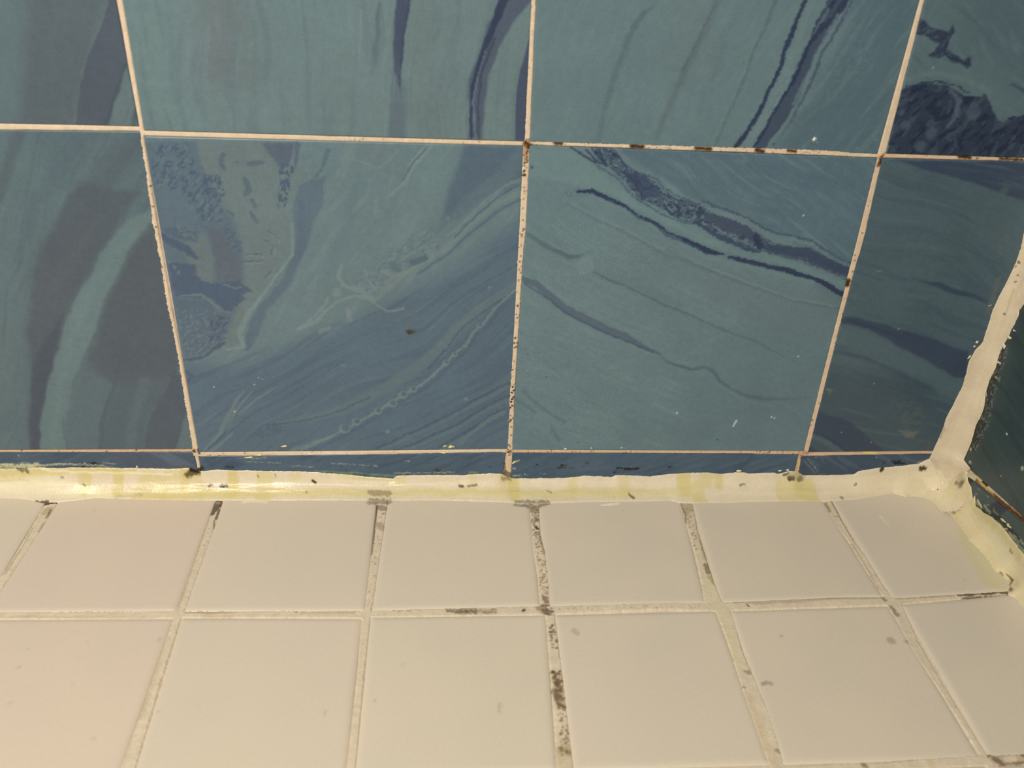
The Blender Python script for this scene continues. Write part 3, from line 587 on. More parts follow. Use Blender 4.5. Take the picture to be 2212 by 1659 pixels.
def paint_H(c):
    c.streaks((74, 98, 110), -.35, 60, 6, .0, .6, 91)
    c.poly([(100, 900), (700, 950), (1300, 1150), (1300, 1700), (0, 1700)], (66, 90, 103), .8, soft=10, wob=SFT, z=Z7)
    c.poly([(1390, 995), (2500, 1000), (2500, 1300), (2212, 1245), (2050, 1192), (1750, 1092), (1550, 1032)], (60, 78, 105), .9, soft=.9, wob=SFT, z=Z3)
    c.stroke([(1600, 1060), (1850, 1140), (2100, 1220)], 14, (82, 106, 118), .6, soft=1.4, wob=SFT, z=Z3)
    c.stroke([(1700, 1030), (2000, 1070), (2212, 1110)], 18, (72, 92, 112), .6, soft=1.4, wob=SFT, z=Z3)
    c.streaks((94, 120, 122), -.3, 60, 4, .2, .35, 95)
    c.poly([(335, 590), (430, 592), (700, 655), (950, 738), (1130, 800), (1110, 965), (1050, 955), (850, 862), (650, 735), (500, 662), (330, 628)], (60, 78, 102), .9, soft=1.2, wob=SFT, z=Z7)
    c.stroke([(370, 610), (520, 650), (700, 700)], [14, 16, 12], (52, 70, 98), .7, soft=.8, wob=SFT, z=Z7)
    c.stroke([(900, 690), (1040, 760)], 20, (80, 98, 112), .5, soft=1.5, wob=SFT, z=Z7)
    c.poly([(320, 640), (500, 685), (700, 785), (900, 900), (1100, 985), (1040, 1105), (800, 965), (600, 835), (310, 745)], (86, 113, 119), .75, soft=2, wob=SFT, z=Z7)
    c.stroke([(780, 345), (930, 385), (1080, 435), (1230, 495)], [12, 30, 34, 24], (58, 78, 97), [.3, .8, .9, .5], soft=1, wob=SFT, z=Z7)
    c.stroke([(290, 800), (450, 832), (700, 935), (880, 1030)], [24, 22, 20, 16], (64, 86, 102), .6, soft=1.4, wob=SFT, z=Z7)
    c.poly([(185, 1165), (330, 1205), (450, 1280), (620, 1420), (380, 1420), (260, 1345), (150, 1290)], (60, 76, 101), .85, soft=1, wob=SFT, z=Z7)
    c.stroke([(140, 1300), (240, 1350), (330, 1415)], [36, 40, 36], (84, 107, 115), .75, soft=.9, wob=SFT, z=Z7)
    c.stroke([(160, 1292), (280, 1350), (380, 1420)], [14, 16, 12], (54, 70, 96), .75, soft=.7, wob=SFT, z=Z7)
    c.poly([(120, 1370), (200, 1420), (110, 1420)], (52, 70, 96), .8, soft=.8, z=Z7)
    # soap film and caulk smears
    c.poly([(640, 1090), (760, 1080), (860, 1160), (820, 1300), (700, 1280)], (104, 110, 102), .32, soft=4, z=Z7, thr=(5, 5, .9, -.05, 97))
    c.poly([(690, 1290), (810, 1290), (780, 1330), (740, 1330)], (126, 126, 104), .65, soft=1, wob=RAG, z=Z7)
    c.stroke([(245, 1030), (270, 1040), (262, 1070)], [8, 22, 10], (130, 130, 96), .6, soft=.6, wob=RAG, z=Z7)
    c.stroke([(1310, 345), (1280, 430), (1260, 510), (1240, 560)], [16, 30, 30, 16], (112, 116, 100), .55, soft=1, wob=RAG, z=Z7)
    c.poly([(1260, 60), (1390, 40), (1380, 200), (1300, 230)], (104, 114, 104), .5, soft=2, z=Z7, thr=(1.8, 1.5, 0, .05, 99))
    c.stroke([(2090, 1180)], 50, (104, 116, 110), .5, soft=1.5, wob=RAG, z=Z3)
    for p in ((73, 828), (522, 1358), (335, 1298), (540, 995), (690, 660)): c.stroke([p], 8, (190, 190, 175), .85, soft=.3, z=Z7)
    c.stroke([(555, 295), (575, 302), (595, 296)], 5, (150, 156, 150), .7, soft=.3, z=Z7)
    c.stroke([(870, 1410), (885, 1350)], 16, (98, 98, 82), .6, soft=.6, wob=RAG, z=Z7)

S1 = (0, 940, .2532); S2 = (500, 940, .2532); S3 = (1000, 940, .2532); S4 = (1450, 940, .2532)
YEL = (214, 198, 128)
def paint_strip(k):
    def f(c):
        c.streaks((76, 98, 116), .35 if k != 3 else -.5, 30, 4, .0, .6, 101 + k)
        c.streaks((56, 76, 102), .35 if k != 3 else -.5, 30, 4, .15, .6, 111 + k)
        if k == 0:
            c.poly([(900, 140), (1500, 140), (1700, 300), (1200, 300)], (72, 83, 104), .8, soft=1.5, wob=SFT, z=S1)
            c.poly([(1270, 150), (1450, 150), (1680, 270), (1500, 270)], (82, 104, 118), .7, soft=1.2, wob=SFT, z=S1)
            c.stroke([(-40, 280), (120, 262), (330, 258), (560, 250), (760, 262), (1000, 280)], [50, 46, 24, 18, 14, 8], (150, 150, 112), .7, soft=.4, wob=RAG, z=S1)
            c.poly([(-100, 245), (330, 235), (380, 290), (-100, 310)], YEL, .8, soft=.4, wob=RAG, z=S1, thr=(7, .8, 0, -.05, 121))
            c.stroke([(250, 262), (520, 250), (700, 246), (900, 262)], 7, YEL, .8, soft=.25, wob=RAG, z=S1)
            c.stroke([(880, 240), (985, 244)], 12, (160, 158, 118), .7, soft=.3, z=S1)
            c.stroke([(760, 238), (800, 240), (825, 246)], 14, (22, 22, 18), .95, soft=.3, wob=RAG, z=S1)
            c.stroke([(700, 268), (735, 262)], 9, (22, 22, 18), .9, soft=.3, wob=RAG, z=S1)
            c.stroke([(155, 178)], 9, (200, 198, 180), .9, soft=.3, z=S1)
        if k == 1:
            c.stroke([(1690, 300), (1720, 285)], 40, (30, 30, 26), .8, soft=.5, wob=RAG, z=S1)
            c.stroke([(1930, 268), (1990, 276)], 20, (40, 52, 64), .8, soft=.6, wob=RAG, z=S1)
            c.stroke([(1750, 190), (1820, 260)], 16, (54, 76, 106), .6, soft=1, z=S1)
            for L in ([(40, 195), (300, 195)], [(840, 235), (1020, 250), (1250, 265)], [(1470, 222), (1530, 226)], [(120, 225), (420, 240)], [(500, 262), (700, 270)]):
                c.stroke(L, 5, (170, 170, 130), .7, soft=.22, wob=RAG, z=S2)
            c.stroke([(700, 300), (900, 318), (1100, 322), (1200, 335), (1390, 345)], [8, 16, 14, 14, 20], (130, 136, 92), .7, soft=.4, wob=RAG, z=S2)
            c.stroke([(1390, 325), (1700, 322), (1900, 318)], 7, (170, 166, 112), .8, soft=.25, wob=RAG, z=S2)
            c.stroke([(1740, 300), (1775, 306)], 20, (60, 52, 22), .9, soft=.35, wob=RAG, z=S2)
            c.stroke([(2040, 318), (2090, 322)], 26, (130, 136, 84), .7, soft=.6, wob=RAG, z=S2)
            for p in ((940, 265), (980, 295), (12, 272), (2200, 270)): c.stroke([p], 14, (30, 36, 38), .8, soft=.4, wob=RAG, z=S2)
        if k == 2:
            for L, w in (([(820, 283), (870, 282)], 12), ([(840, 262), (880, 262)], 18), ([(910, 280), (955, 275)], 9), ([(1050, 235), (1075, 238)], 13), ([(1030, 268)], 12), ([(1100, 270)], 9), ([(1325, 278), (1350, 278)], 16), ([(1380, 286), (1440, 294), (1490, 288)], 18), ([(628, 260)], 13), ([(547, 302)], 10), ([(1280, 320), (1310, 310)], 9), ([(1750, 272), (1785, 270)], 8), ([(2050, 280)], 9)):
                c.stroke(L, w, (14, 18, 20), .95, soft=.3, wob=RAG, z=S3)
            c.stroke([(1330, 272), (1560, 276), (1640, 268)], 5, (110, 120, 110), .6, soft=.25, wob=RAG, z=S3)
            for L in ([(420, 238), (490, 215)], [(425, 345), (490, 348)], [(655, 328), (700, 327)], [(430, 285), (450, 290)], [(520, 338), (540, 345)]):
                c.stroke(L, 8, (196, 184, 126), .85, soft=.25, wob=RAG, z=S3)
            c.poly([(900, 180), (1250, 170), (1150, 300), (800, 330)], (74, 98, 116), .6, soft=2, wob=SFT, z=S3)
            c.stroke([(480, 170), (620, 170), (520, 320)], 8, (58, 78, 104), .6, soft=1, wob=SFT, z=S4)
            c.stroke([(700, 180), (560, 300)], 46, (56, 76, 104), .6, soft=1.2, wob=SFT, z=S4)
        if k == 3:
            for L in ([(1130, 215), (1230, 320)], [(1165, 200), (1250, 310)]): c.stroke(L, 16, (92, 112, 118), .75, soft=.5, z=S4)
            c.stroke([(1145, 200), (1240, 320)], 8, (44, 60, 90), .7, soft=.4, z=S4)
            for L, w in (([(1880, 222), (1950, 220)], 10), ([(1905, 238), (1990, 240)], 16), ([(1820, 232)], 12), ([(2170, 268)], 16)):
                c.stroke(L, w, (12, 16, 20), .95, soft=.35, wob=RAG, z=S4)
            for p in ((1235, 188), (1232, 275), (1750, 188)): c.stroke([p], 10, (190, 190, 170), .8, soft=.3, z=S4)
            c.stroke([(2110, 235), (2200, 215)], 26, (160, 156, 118), .6, soft=.7, wob=RAG, z=S4)
    return f

R8 = (1960, 960, .1139)
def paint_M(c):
    c.streaks((42, 62, 64), -.2, 60, 6, .0, .6, 131)  # streak colours darkened along with the base, painting in this wall's shade
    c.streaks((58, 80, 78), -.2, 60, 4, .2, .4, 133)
    band = [(2150, 735), (2172, 745), (2160, 800), (2142, 860), (2128, 920), (2104, 975), (2090, 975), (2110, 910), (2128, 850), (2136, 800)]
    c.poly(band, (26, 34, 34), .7, soft=1.0, wob=RAG)
    c.poly([(x + 7, y) for x, y in band], (124, 124, 106), .75, soft=.8, wob=RAG, thr=(3.0, 1.2, 1.5, .18, 137))
    for p, w in (((1780, 588), 30), ((1790, 352), 12), ((1205, 90), 50), ((1190, 345), 60), ((2180, 450), 70)):
        c.stroke([p], w, (176, 168, 138), .85, soft=.35, wob=RAG, z=R8)
    c.stroke([(2175, 937)], 4, (220, 220, 210), 1, soft=.3)
    c.stroke([(1090, 260), (1110, 200), (1180, 60)], 40, (30, 38, 38), .8, soft=.6, wob=RAG, z=R8)
    c.stroke([(1090, 320), (1200, 430), (1320, 570)], 30, (28, 36, 36), .7, soft=.6, wob=RAG, z=R8)
def paint_N(c):
    c.poly([(1150, 600), (1270, 620), (1200, 800), (1140, 700)], (26, 36, 46), .95, soft=.6, wob=RAG, z=R8)
    c.poly([(1720, 1060), (1900, 1230), (1750, 1340), (1560, 1260), (1520, 1150)], (40, 50, 70), .9, soft=1, wob=RAG, z=R8)
    c.stroke([(1250, 1060), (1400, 1240), (1560, 1300), (1760, 1420), (1900, 1560), (2100, 1800)], 60, (24, 34, 32), .85, soft=.8, wob=RAG, z=R8)
    for L, w in (([(1300, 1090), (1400, 1190)], 50), ([(1460, 1150), (1560, 1290)], 44), ([(1510, 1120), (1560, 1165)], 20), ([(1620, 1250), (1720, 1340)], 16), ([(1630, 1220), (1655, 1235)], 20), ([(1300, 945)], 34), ([(1340, 830), (1355, 865)], 14), ([(1510, 970), (1530, 985)], 16)):
        c.stroke(L, w, (150, 150, 104), .8, soft=.4, wob=RAG, z=R8)
    c.stroke([(2010, 1110 + 40)], 1, YEL, 0)
    for P in ([(2180, 1150), (2192, 1168)], [(2188, 1155), (2200, 1170)], [(2195, 1172), (2212, 1192)], [(2203, 1165), (2212, 1175)]):
        c.stroke(P, 4, (170, 164, 112), .8, soft=.4, wob=RAG)

def paint_plain(seed):
    def f(c):
        a = .6 + .5 * math.sin(seed * 2.3)
        c.streaks((72, 92, 112), a, 60, 6, -.05, .8, 200 + seed)
        c.streaks((106, 134, 132), a, 60, 4, .2, .6, 230 + seed)
        c.streaks((48, 62, 94), a, 70, 3, .5, .9, 260 + seed, width=.12)
    return f

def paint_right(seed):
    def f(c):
        c.streaks((42, 60, 62), .2, 60, 6, -.05, .7, 300 + seed)  # same painted shade carried on in the glaze colours
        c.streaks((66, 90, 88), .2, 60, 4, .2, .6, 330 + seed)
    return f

# ------------------------------------------------------------------ wall tiles
def to_back(u, v, d): return np.stack([u, d, v], 1)
def to_right(u, v, d): return np.stack([XR + d, -u, v], 1)
def to_floor(u, v, d): return np.stack([u, v, -d], 1)
cnt = [0]
FLATC = np.array([96, 110, 110]) / 255.0
def wall_tile(parent, place, mapper, left, right, bottom, top, base, painter, step, depth_vec, off=0.0, flat=0.0, tone=1.0):
    u, v, d, nu, nv = tile_grid(left, right, bottom, top, step)
    cnt[0] += 1; s = cnt[0]
    r = 0.0008
    drop = np.where(d < r, r - np.sqrt(np.maximum(r * r - (r - np.minimum(d, r)) ** 2, 0)), 0) + off
    drop = drop + 0.00005 * fbm(u / .05, v / .05, 2, 300 + s)
    c = Canvas(u, v, mapper, base, s)
    painter(c)
    lum = c.c @ np.array([.25, .65, .10])
    c.c = lum[:, None] + .72 * (c.c - lum[:, None]) + np.array([.002, .0, -.006])     # the glaze is a greyed blue
    if flat: c.c = FLATC + flat * (c.c - FLATC)
    # faint glaze mottling
    c.c *= tone * (1 + .03 * fbm(u / .03, v / .03, 2, 450 + s))[:, None]
    c.c *= (1 + .035 * fbm(u / .004, v / .004, 3, 400 + s) + .02 * noise(u / .0012, v / .0012, 500 + s))[:, None]
    V = place(u, v, drop)
    V2, Q, loop = skirt(V, nu, nv, np.array(depth_vec), grid_quads(nu, nv), False)
    C = c.linear(KW)
    return mesh_np('tile', V2, Q, np.concatenate([C, C[loop]]), M_GLAZE, parent)

B = on_back
def lb(a, b): return line_px(a, b, on_back)
G = .0015
V1t_l, V1t_r = lb((251, 0), (299.5, 271)), lb((264, 0), (311, 284))
V1b_l, V1b_r = lb((306, 301), (419, 966)), lb((311, 298), (426.4, 962))
V1s_l, V1s_r = lb((419.4, 980), (424.6, 1004)), lb((428, 983), (431.6, 1004))
V2t_l, V2t_r = lb((1149, 0), (1134.5, 304)), lb((1158, 0), (1145, 304))
V2b_l, V2b_r = lb((1132, 314), (1099, 971)), lb((1143.5, 314), (1106, 971))
V2s_l, V2s_r = lb((1093.7, 978), (1088, 1021)), lb((1106, 978), (1103, 1028))
V3t_l, V3t_r = lb((1988, 0), (1897, 331.6)), lb((1998.4, 0), (1914.6, 331.6))
V3b_l, V3b_r = lb((1896, 345.5), (1739.5, 967)), lb((1905, 344), (1748, 967))
V3s_l, V3s_r = lb((1724.7, 985.6), (1718, 1016)), lb((1732, 987), (1727, 1016))
R1 = {'A': (lb((0, 267.6), (298, 274)), lb((0, 281), (298, 284))), 'B': (lb((313, 282.7), (1133, 306)), lb((313, 294), (1128, 316))),
      'C': (lb((1146.6, 307), (1897, 334)), lb((1148, 313.5), (1894, 341))), 'D': (lb((1914.6, 333), (2212, 342)), lb((1909, 342), (2212, 349)))}
R2 = {'E': (lb((0, 973), (415, 971.6)), lb((0, 977.5), (418, 976.7))), 'F': (lb((428, 977.5), (1091, 971)), lb((430.5, 986), (1091, 978))),
      'G': (lb((1107.6, 972.4), (1731, 975.4)), lb((1107.6, 978), (1726, 982))), 'H': (lb((1741, 977.5), (2010, 975)), lb((1733.6, 985.6), (2002, 980.5)))}
X0 = -0.4015; XE = XR - .002; ZU = .4345
DB = (0, .0052, 0)
FINE, MID, COARSE = .0006, .00075, .004
wall_tile(wall_back, to_back, B, vert(X0), V1t_l, R1['A'][0], horz(ZU), (86, 106, 112), paint_A, MID, DB, .0002, .75, tone=0.95)
wall_tile(wall_back, to_back, B, V1t_r, V2t_l, R1['B'][0], horz(ZU), (103, 130, 130), paint_B, MID, DB, .0, tone=0.94)
wall_tile(wall_back, to_back, B, V2t_r, V3t_l, R1['C'][0], horz(ZU), (96, 125, 127), paint_C, MID, DB, .0001, tone=0.97)
wall_tile(wall_back, to_back, B, V3t_r, vert(XE), R1['D'][0], horz(ZU), (92, 120, 124), paint_D, MID, DB, .0002, tone=0.9)
wall_tile(wall_back, to_back, B, vert(X0), V1b_l, R2['E'][0], R1['A'][1], (84, 110, 117), paint_E, FINE, DB, .0002, .72, tone=0.94)
wall_tile(wall_back, to_back, B, V1b_r, V2b_l, R2['F'][0], R1['B'][1], (94, 121, 125), paint_F, .00052, DB, .0, .84, tone=1.0)
wall_tile(wall_back, to_back, B, V2b_r, V3b_l, R2['G'][0], R1['C'][1], (93, 121, 124), paint_G, .00052, DB, .0001, tone=1.02)
wall_tile(wall_back, to_back, B, V3b_r, vert(XE), R2['H'][0], R1['D'][1], (82, 108, 116), paint_H, FINE, DB, .0, tone=0.9)
wall_tile(wall_back, to_back, B, vert(X0), V1s_l, horz(.001), R2['E'][1], (64, 86, 106), paint_strip(0), FINE, DB, .0002)
wall_tile(wall_back, to_back, B, V1s_r, V2s_l, horz(.001), R2['F'][1], (66, 92, 113), paint_strip(1), FINE, DB, .0)
wall_tile(wall_back, to_back, B, V2s_r, V3s_l, horz(.001), R2['G'][1], (64, 90, 111), paint_strip(2), FINE, DB, .0001)
wall_tile(wall_back, to_back, B, V3s_r, vert(XE), horz(.001), R2['H'][1], (58, 78, 100), paint_strip(3), FINE, DB, .0)
# the tiles just beyond the frame
n = 0
cols = [(X0 + .003, -.2005), (-.1975, .0005), (.0035, .2015), (.2045, XE)]
for (a, b) in cols:
    n += 1
    wall_tile(wall_back, to_back, B, vert(a), vert(b), horz(ZU + .003), horz(ZT), (92, 120, 125), paint_plain(n), COARSE, DB)
for (a, b) in ((.001, .0267), (.0297, .2305), (.2335, ZU), (ZU + .003, ZT)):
    n += 1
    wall_tile(wall_back, to_back, B, vert(XL), vert(X0 - .003), horz(a), horz(b), (88, 116, 122), paint_plain(n), COARSE, DB)

RT = on_right
def lr(a, b): return line_px(a, b, on_right)
DR = (.0052, 0, 0)  # tile bases below are darkened to paint shade onto the side wall
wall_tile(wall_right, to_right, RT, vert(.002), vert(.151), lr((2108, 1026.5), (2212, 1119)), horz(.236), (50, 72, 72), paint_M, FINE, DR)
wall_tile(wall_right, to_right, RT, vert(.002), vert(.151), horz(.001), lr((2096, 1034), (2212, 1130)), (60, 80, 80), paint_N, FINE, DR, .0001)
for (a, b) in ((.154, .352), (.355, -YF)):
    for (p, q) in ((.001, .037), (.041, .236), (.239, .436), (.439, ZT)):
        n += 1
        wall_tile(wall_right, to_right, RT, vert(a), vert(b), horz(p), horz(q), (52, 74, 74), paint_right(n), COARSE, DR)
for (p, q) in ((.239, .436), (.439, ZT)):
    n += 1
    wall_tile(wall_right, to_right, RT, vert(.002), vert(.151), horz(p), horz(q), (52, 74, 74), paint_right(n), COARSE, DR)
# ------------------------------------------------------------------ floor tiles
FL = on_floor
def lf(a, b): return line_px(a, b, on_floor)
def floor_tile(left, right, bottom, top, painter=None, step=.0012, tint=(0, 0, 0), off=0.0):
    u, v, d, nu, nv = tile_grid(left, right, bottom, top, step, (0, .0002, .0005, .001, .0017, .0026, .0036))
    cnt[0] += 1; s = cnt[0]
    r = .0034
    k = np.clip((r - d) / r, 0, 1)
    drop = .0011 * (1 - np.sqrt(np.maximum(1 - k * k, 0))) + off
    drop = drop + .00012 * fbm(u / .06, v / .06, 2, 600 + s)
    c = Canvas(u, v, FL, np.array([213, 193, 164]) + np.array(tint), s)
    n1 = fbm(u / .05, v / .05, 2, 640 + s)
    c.c += n1[:, None] * np.array([.010, .006, .003])
    floor_marks(c)
    if painter: painter(c)
    c.c *= (1 + .006 * noise(u / .0015, v / .0015, 660 + s))[:, None]
    V = to_floor(u, v, drop)
    V2, Q, loop = skirt(V, nu, nv, np.array((0, 0, -.0055)), grid_quads(nu, nv), False)
    C = c.linear(KF)
    return mesh_np('tile', V2, Q, np.concatenate([C, C[loop]]), M_FLOOR, floor)
def floor_marks(c):
    gy = (150, 136, 114)
    for P, w, a in (([(1240, 1362), (1247, 1368)], 11, .35), ([(1925, 1384)], 17, .5), ([(1959, 1386)], 9, .6), ([(1648, 1477), (1656, 1474), (1666, 1477)], 7, .75), ([(1688, 1374)], 5, .6),
                    ([(2085, 1253)], 3, .8), ([(810, 1514)], 5, .5), ([(1080, 1518), (1080, 1540)], 3, .55), ([(41, 1441)], 6, .45), ([(59, 1403)], 6, .3), ([(341, 1538)], 6, .4), ([(346, 1378), (344, 1384)], 5, .4),
                    ([(205, 1103)], 3, .6), ([(22, 1518)], 9, .2), ([(202, 1595)], 9, .2), ([(870, 1435)], 6, .2), ([(703, 1535), (702, 1545)], 3, .3), ([(158, 1478)], 6, .2), ([(190, 1385)], 5, .2)):
        c.stroke(P, w, gy, a, soft=.5, wob=((1.5, .5),))
    c.stroke([(148, 1370), (163, 1363), (176, 1367)], 2, (196, 178, 150), .6, soft=.4)
    c.stroke([(1900, 1114), (1918, 1133)], 3, (232, 216, 190), .8, soft=.4)
    c.stroke([(525, 1084), (575, 1085)], 3, (246, 234, 200), .8, soft=.4)
    c.stroke([(1300, 1091), (1335, 1088)], 4, (246, 236, 212), .8, soft=.4)
    c.poly([(2062, 1128), (2100, 1165), (2130, 1200), (2165, 1240), (2182, 1285), (2120, 1262), (2105, 1225), (2080, 1180)], (204, 190, 140), .65, soft=1.6, wob=RAG)
    c.poly([(2000, 1135), (2030, 1120), (2060, 1200), (2010, 1180)], (218, 194, 164), .35, soft=4)
    c.stroke([(820, 1086), (822, 1086)], 44, (150, 132, 104), .0, soft=1)
    c.stroke([(1110, 1091), (1152, 1094), (1185, 1089)], [4, 12, 4], (120, 106, 84), .7, soft=.6, wob=RAG)
    c.stroke([(800, 1086), (842, 1084)], [12, 10], (150, 132, 104), .75, soft=.5, wob=RAG)

FV1 = {0: (lf((95, 1089), (0, 1246)), lf((121.5, 1089), (0, 1277))), 1: (lf((453, 1115), (380, 1317)), lf((478, 1090), (402.6, 1304))),
       2: (lf((813, 1092), (788.6, 1315)), lf((835.5, 1097), (804, 1310))), 3: (lf((1145, 1092), (1167, 1307)), lf((1163, 1092), (1186, 1304))),
       4: (lf((1475, 1092), (1523, 1294)), lf((1495, 1089), (1556, 1297))), 5: (lf((1781.7, 1087), (1908, 1289.4)), lf((1799.4, 1084), (1931, 1294)))}
def offl(l, dx): return (l[0] + np.array([dx, 0]), l[1])
FV2 = {0: FV1[0], 1: (lf((373, 1337), (261, 1655)), lf((391, 1337), (294, 1655))), 2: (lf((782, 1337), (748.5, 1658)), lf((800, 1337), (768.6, 1658))),
       3: (lf((1180, 1337), (1202, 1658)), lf((1198.5, 1327), (1238.6, 1658))), 4: (lf((1550, 1324), (1665, 1655)), lf((1577, 1320), (1690, 1645))),
       5: (lf((1915, 1299), (2115, 1631)), lf((1947, 1306), (2127, 1617)))}
FH1 = {0: (lf((0, 1322), (380, 1319)), lf((0, 1337), (371, 1335))), 1: (lf((401, 1320), (784, 1318.6)), lf((395, 1333.7), (780, 1335))),
       2: (lf((803, 1318), (1161, 1308.6)), lf((803.7, 1332), (1175, 1327))), 3: (lf((1192, 1308.6), (1519, 1302)), lf((1202, 1327), (1548, 1318))),
       4: (lf((1562, 1301), (1904, 1289)), lf((1583, 1318.5), (1904, 1308))), 5: (lf((1946, 1292), (2176, 1276.6)), lf((1953, 1304.5), (2176, 1283.6)))}
Y2 = on_floor(1900, 1645)[1]                   # second cross joint
YR3 = Y2 - .0035
tints = {0: (1, -2, -1), 1: (0, 0, 0), 2: (0, 1, 0), 3: (-1, 0, 0), 4: (-1, 0, 0), 5: (-2, 0, 1)}
xw = vert(XE)
for k in range(6):
    nr = FV1[k + 1][0] if k < 5 else xw
    nr2 = FV2[k + 1][0] if k < 5 else xw
    floor_tile(FV1[k][1], nr, FH1[k][0], horz(-.002), tint=tints[k])
    floor_tile(FV2[k][1], nr2, horz(Y2), FH1[k][1], tint=tints[k])
    a = cross(FV2[k][1], horz(YR3))[0]; b = cross(nr2, horz(YR3))[0]
    floor_tile(vert(a), vert(b), horz(YR3 - .0985), horz(YR3), step=.002, tint=tints[k])
    floor_tile(vert(a), vert(b), horz(YF), horz(YR3 - .102), step=.004)
xa = cross(FV1[0][0], horz(-.05))[0]
for j in range(4):
    b = xa - j * .1015; a = max(b - .098, XL)
    if b - a < .01: break
    for (p, q) in ((-.1085, -.002), (Y2, -.112), (YR3 - .0985, YR3), (YF, YR3 - .102)):
        floor_tile(vert(a), FV1[0][0] if (j == 0 and p > -.12) else vert(b), horz(p), horz(q), step=.0025)

# ------------------------------------------------------------------ grout sheets: one continuous sheet per surface, only where the joints run
def psd(P, U, V):
    return Canvas.polysd(None, P, U, V)
def grout_sheet(parent, place, mapper, joints, lo, hi, step, deep, base, painter, seed, K, hn=.00006, amt=1.0):
    nu = int((hi[0] - lo[0]) / step) + 1; nv = int((hi[1] - lo[1]) / step) + 1
    au = lo[0] + np.arange(nu) * step; av = lo[1] + np.arange(nv) * step
    Ug, Vg = np.meshgrid(au, av)
    keep = np.zeros((nv, nu), bool); hgt = np.full((nv, nu), deep)
    for J in joints:
        Lp, Rp, jl, jr, lev = J[:5]
        if len(J) > 5: P = np.array(list(Lp) + list(Rp)[::-1])
        else: P = np.array([mapper(*q) for q in Lp] + [mapper(*q) for q in list(Rp)[::-1]])
        m = .006
        iu = np.nonzero((au > P[:, 0].min() - m) & (au < P[:, 0].max() + m))[0]; iv = np.nonzero((av > P[:, 1].min() - m) & (av < P[:, 1].max() + m))[0]
        if len(iu) == 0 or len(iv) == 0: continue
        su = slice(iu[0], iu[-1] + 1); sv = slice(iv[0], iv[-1] + 1)
        U = Ug[sv, su].ravel(); V = Vg[sv, su].ravel()
        sd0 = psd(P, U, V)
        near = np.abs(sd0) < .003
        jag = np.zeros(len(U))
        un, vn = U[near] * 1000, V[near] * 1000
        jag[near] = (fbm(un / 3.0, vn / 3.0, 2, seed) + .9 * noise(un / 1.1, vn / 1.1, seed + 5))
        Lw = np.array([mapper(*q) for q in Lp]) if len(J) <= 5 else np.array(Lp)
        Rw = np.array([mapper(*q) for q in Rp]) if len(J) <= 5 else np.array(Rp)
        dl = np.full(len(U), 1e9); dr = dl.copy()
        for i in range(len(Lw) - 1): dl[near] = np.minimum(dl[near], segdist(U[near], V[near], Lw[i], Lw[i + 1])[0])
        for i in range(len(Rw) - 1): dr[near] = np.minimum(dr[near], segdist(U[near], V[near], Rw[i], Rw[i + 1])[0])
        sd = sd0 + jag * np.where(dl < dr, jl, jr)
        lv = deep + (lev - deep) * sstep(.00022, -.00022, sd)
        sh = hgt[sv, su].shape
        hgt[sv, su] = np.minimum(hgt[sv, su], lv.reshape(sh))
        keep[sv, su] |= (sd0 < .0035).reshape(sh)
    q = keep[:-1, :-1] & keep[:-1, 1:] & keep[1:, 1:] & keep[1:, :-1]
    use = np.zeros_like(keep)
    use[:-1, :-1] |= q; use[:-1, 1:] |= q; use[1:, 1:] |= q; use[1:, :-1] |= q
    ids = np.full(keep.shape, -1, np.int64); ids[use] = np.arange(use.sum())
    a = ids[:-1, :-1][q]; b = ids[:-1, 1:][q]; c_ = ids[1:, 1:][q]; d = ids[1:, :-1][q]
    u = Ug[use]; v = Vg[use]; h = hgt[use]
    h = h + hn * fbm(u / .0025, v / .0025, 3, seed + 9)
    c = Canvas(u, v, mapper, base, seed)
    c.c *= (1 + .05 * fbm(u / .006, v / .006, 3, seed + 3) + .04 * noise(u / .0008, v / .0008, seed + 4))[:, None]
    b0 = c.c.copy(); painter(c); c.c = b0 + amt * (c.c - b0)
    return mesh_np('grout', place(u, v, h), np.stack([a, b, c_, d], 1), c.linear(K), M_GROUT, parent)

rng = np.random.RandomState(7)
def dots(c, P, Q, n, w, colr, a, along=None):
    """n small specks scattered between two pixel polylines"""
    P = np.array(P, float); Q = np.array(Q, float)
    for i in range(n):
        t = rng.rand() * (len(P) - 1) if along is None else (along[0] + rng.rand() * (along[1] - along[0])) * (len(P) - 1)
        k = min(int(t), len(P) - 2); f = t - k
        p = P[k] + (P[k + 1] - P[k]) * f; q = Q[k] + (Q[k + 1] - Q[k]) * f
        s = .1 + .8 * rng.rand()
        c.stroke([tuple(p + (q - p) * s)], w * (.6 + .8 * rng.rand()), colr, a * (.6 + .4 * rng.rand()), soft=.22, wob=((1.2, .3),))

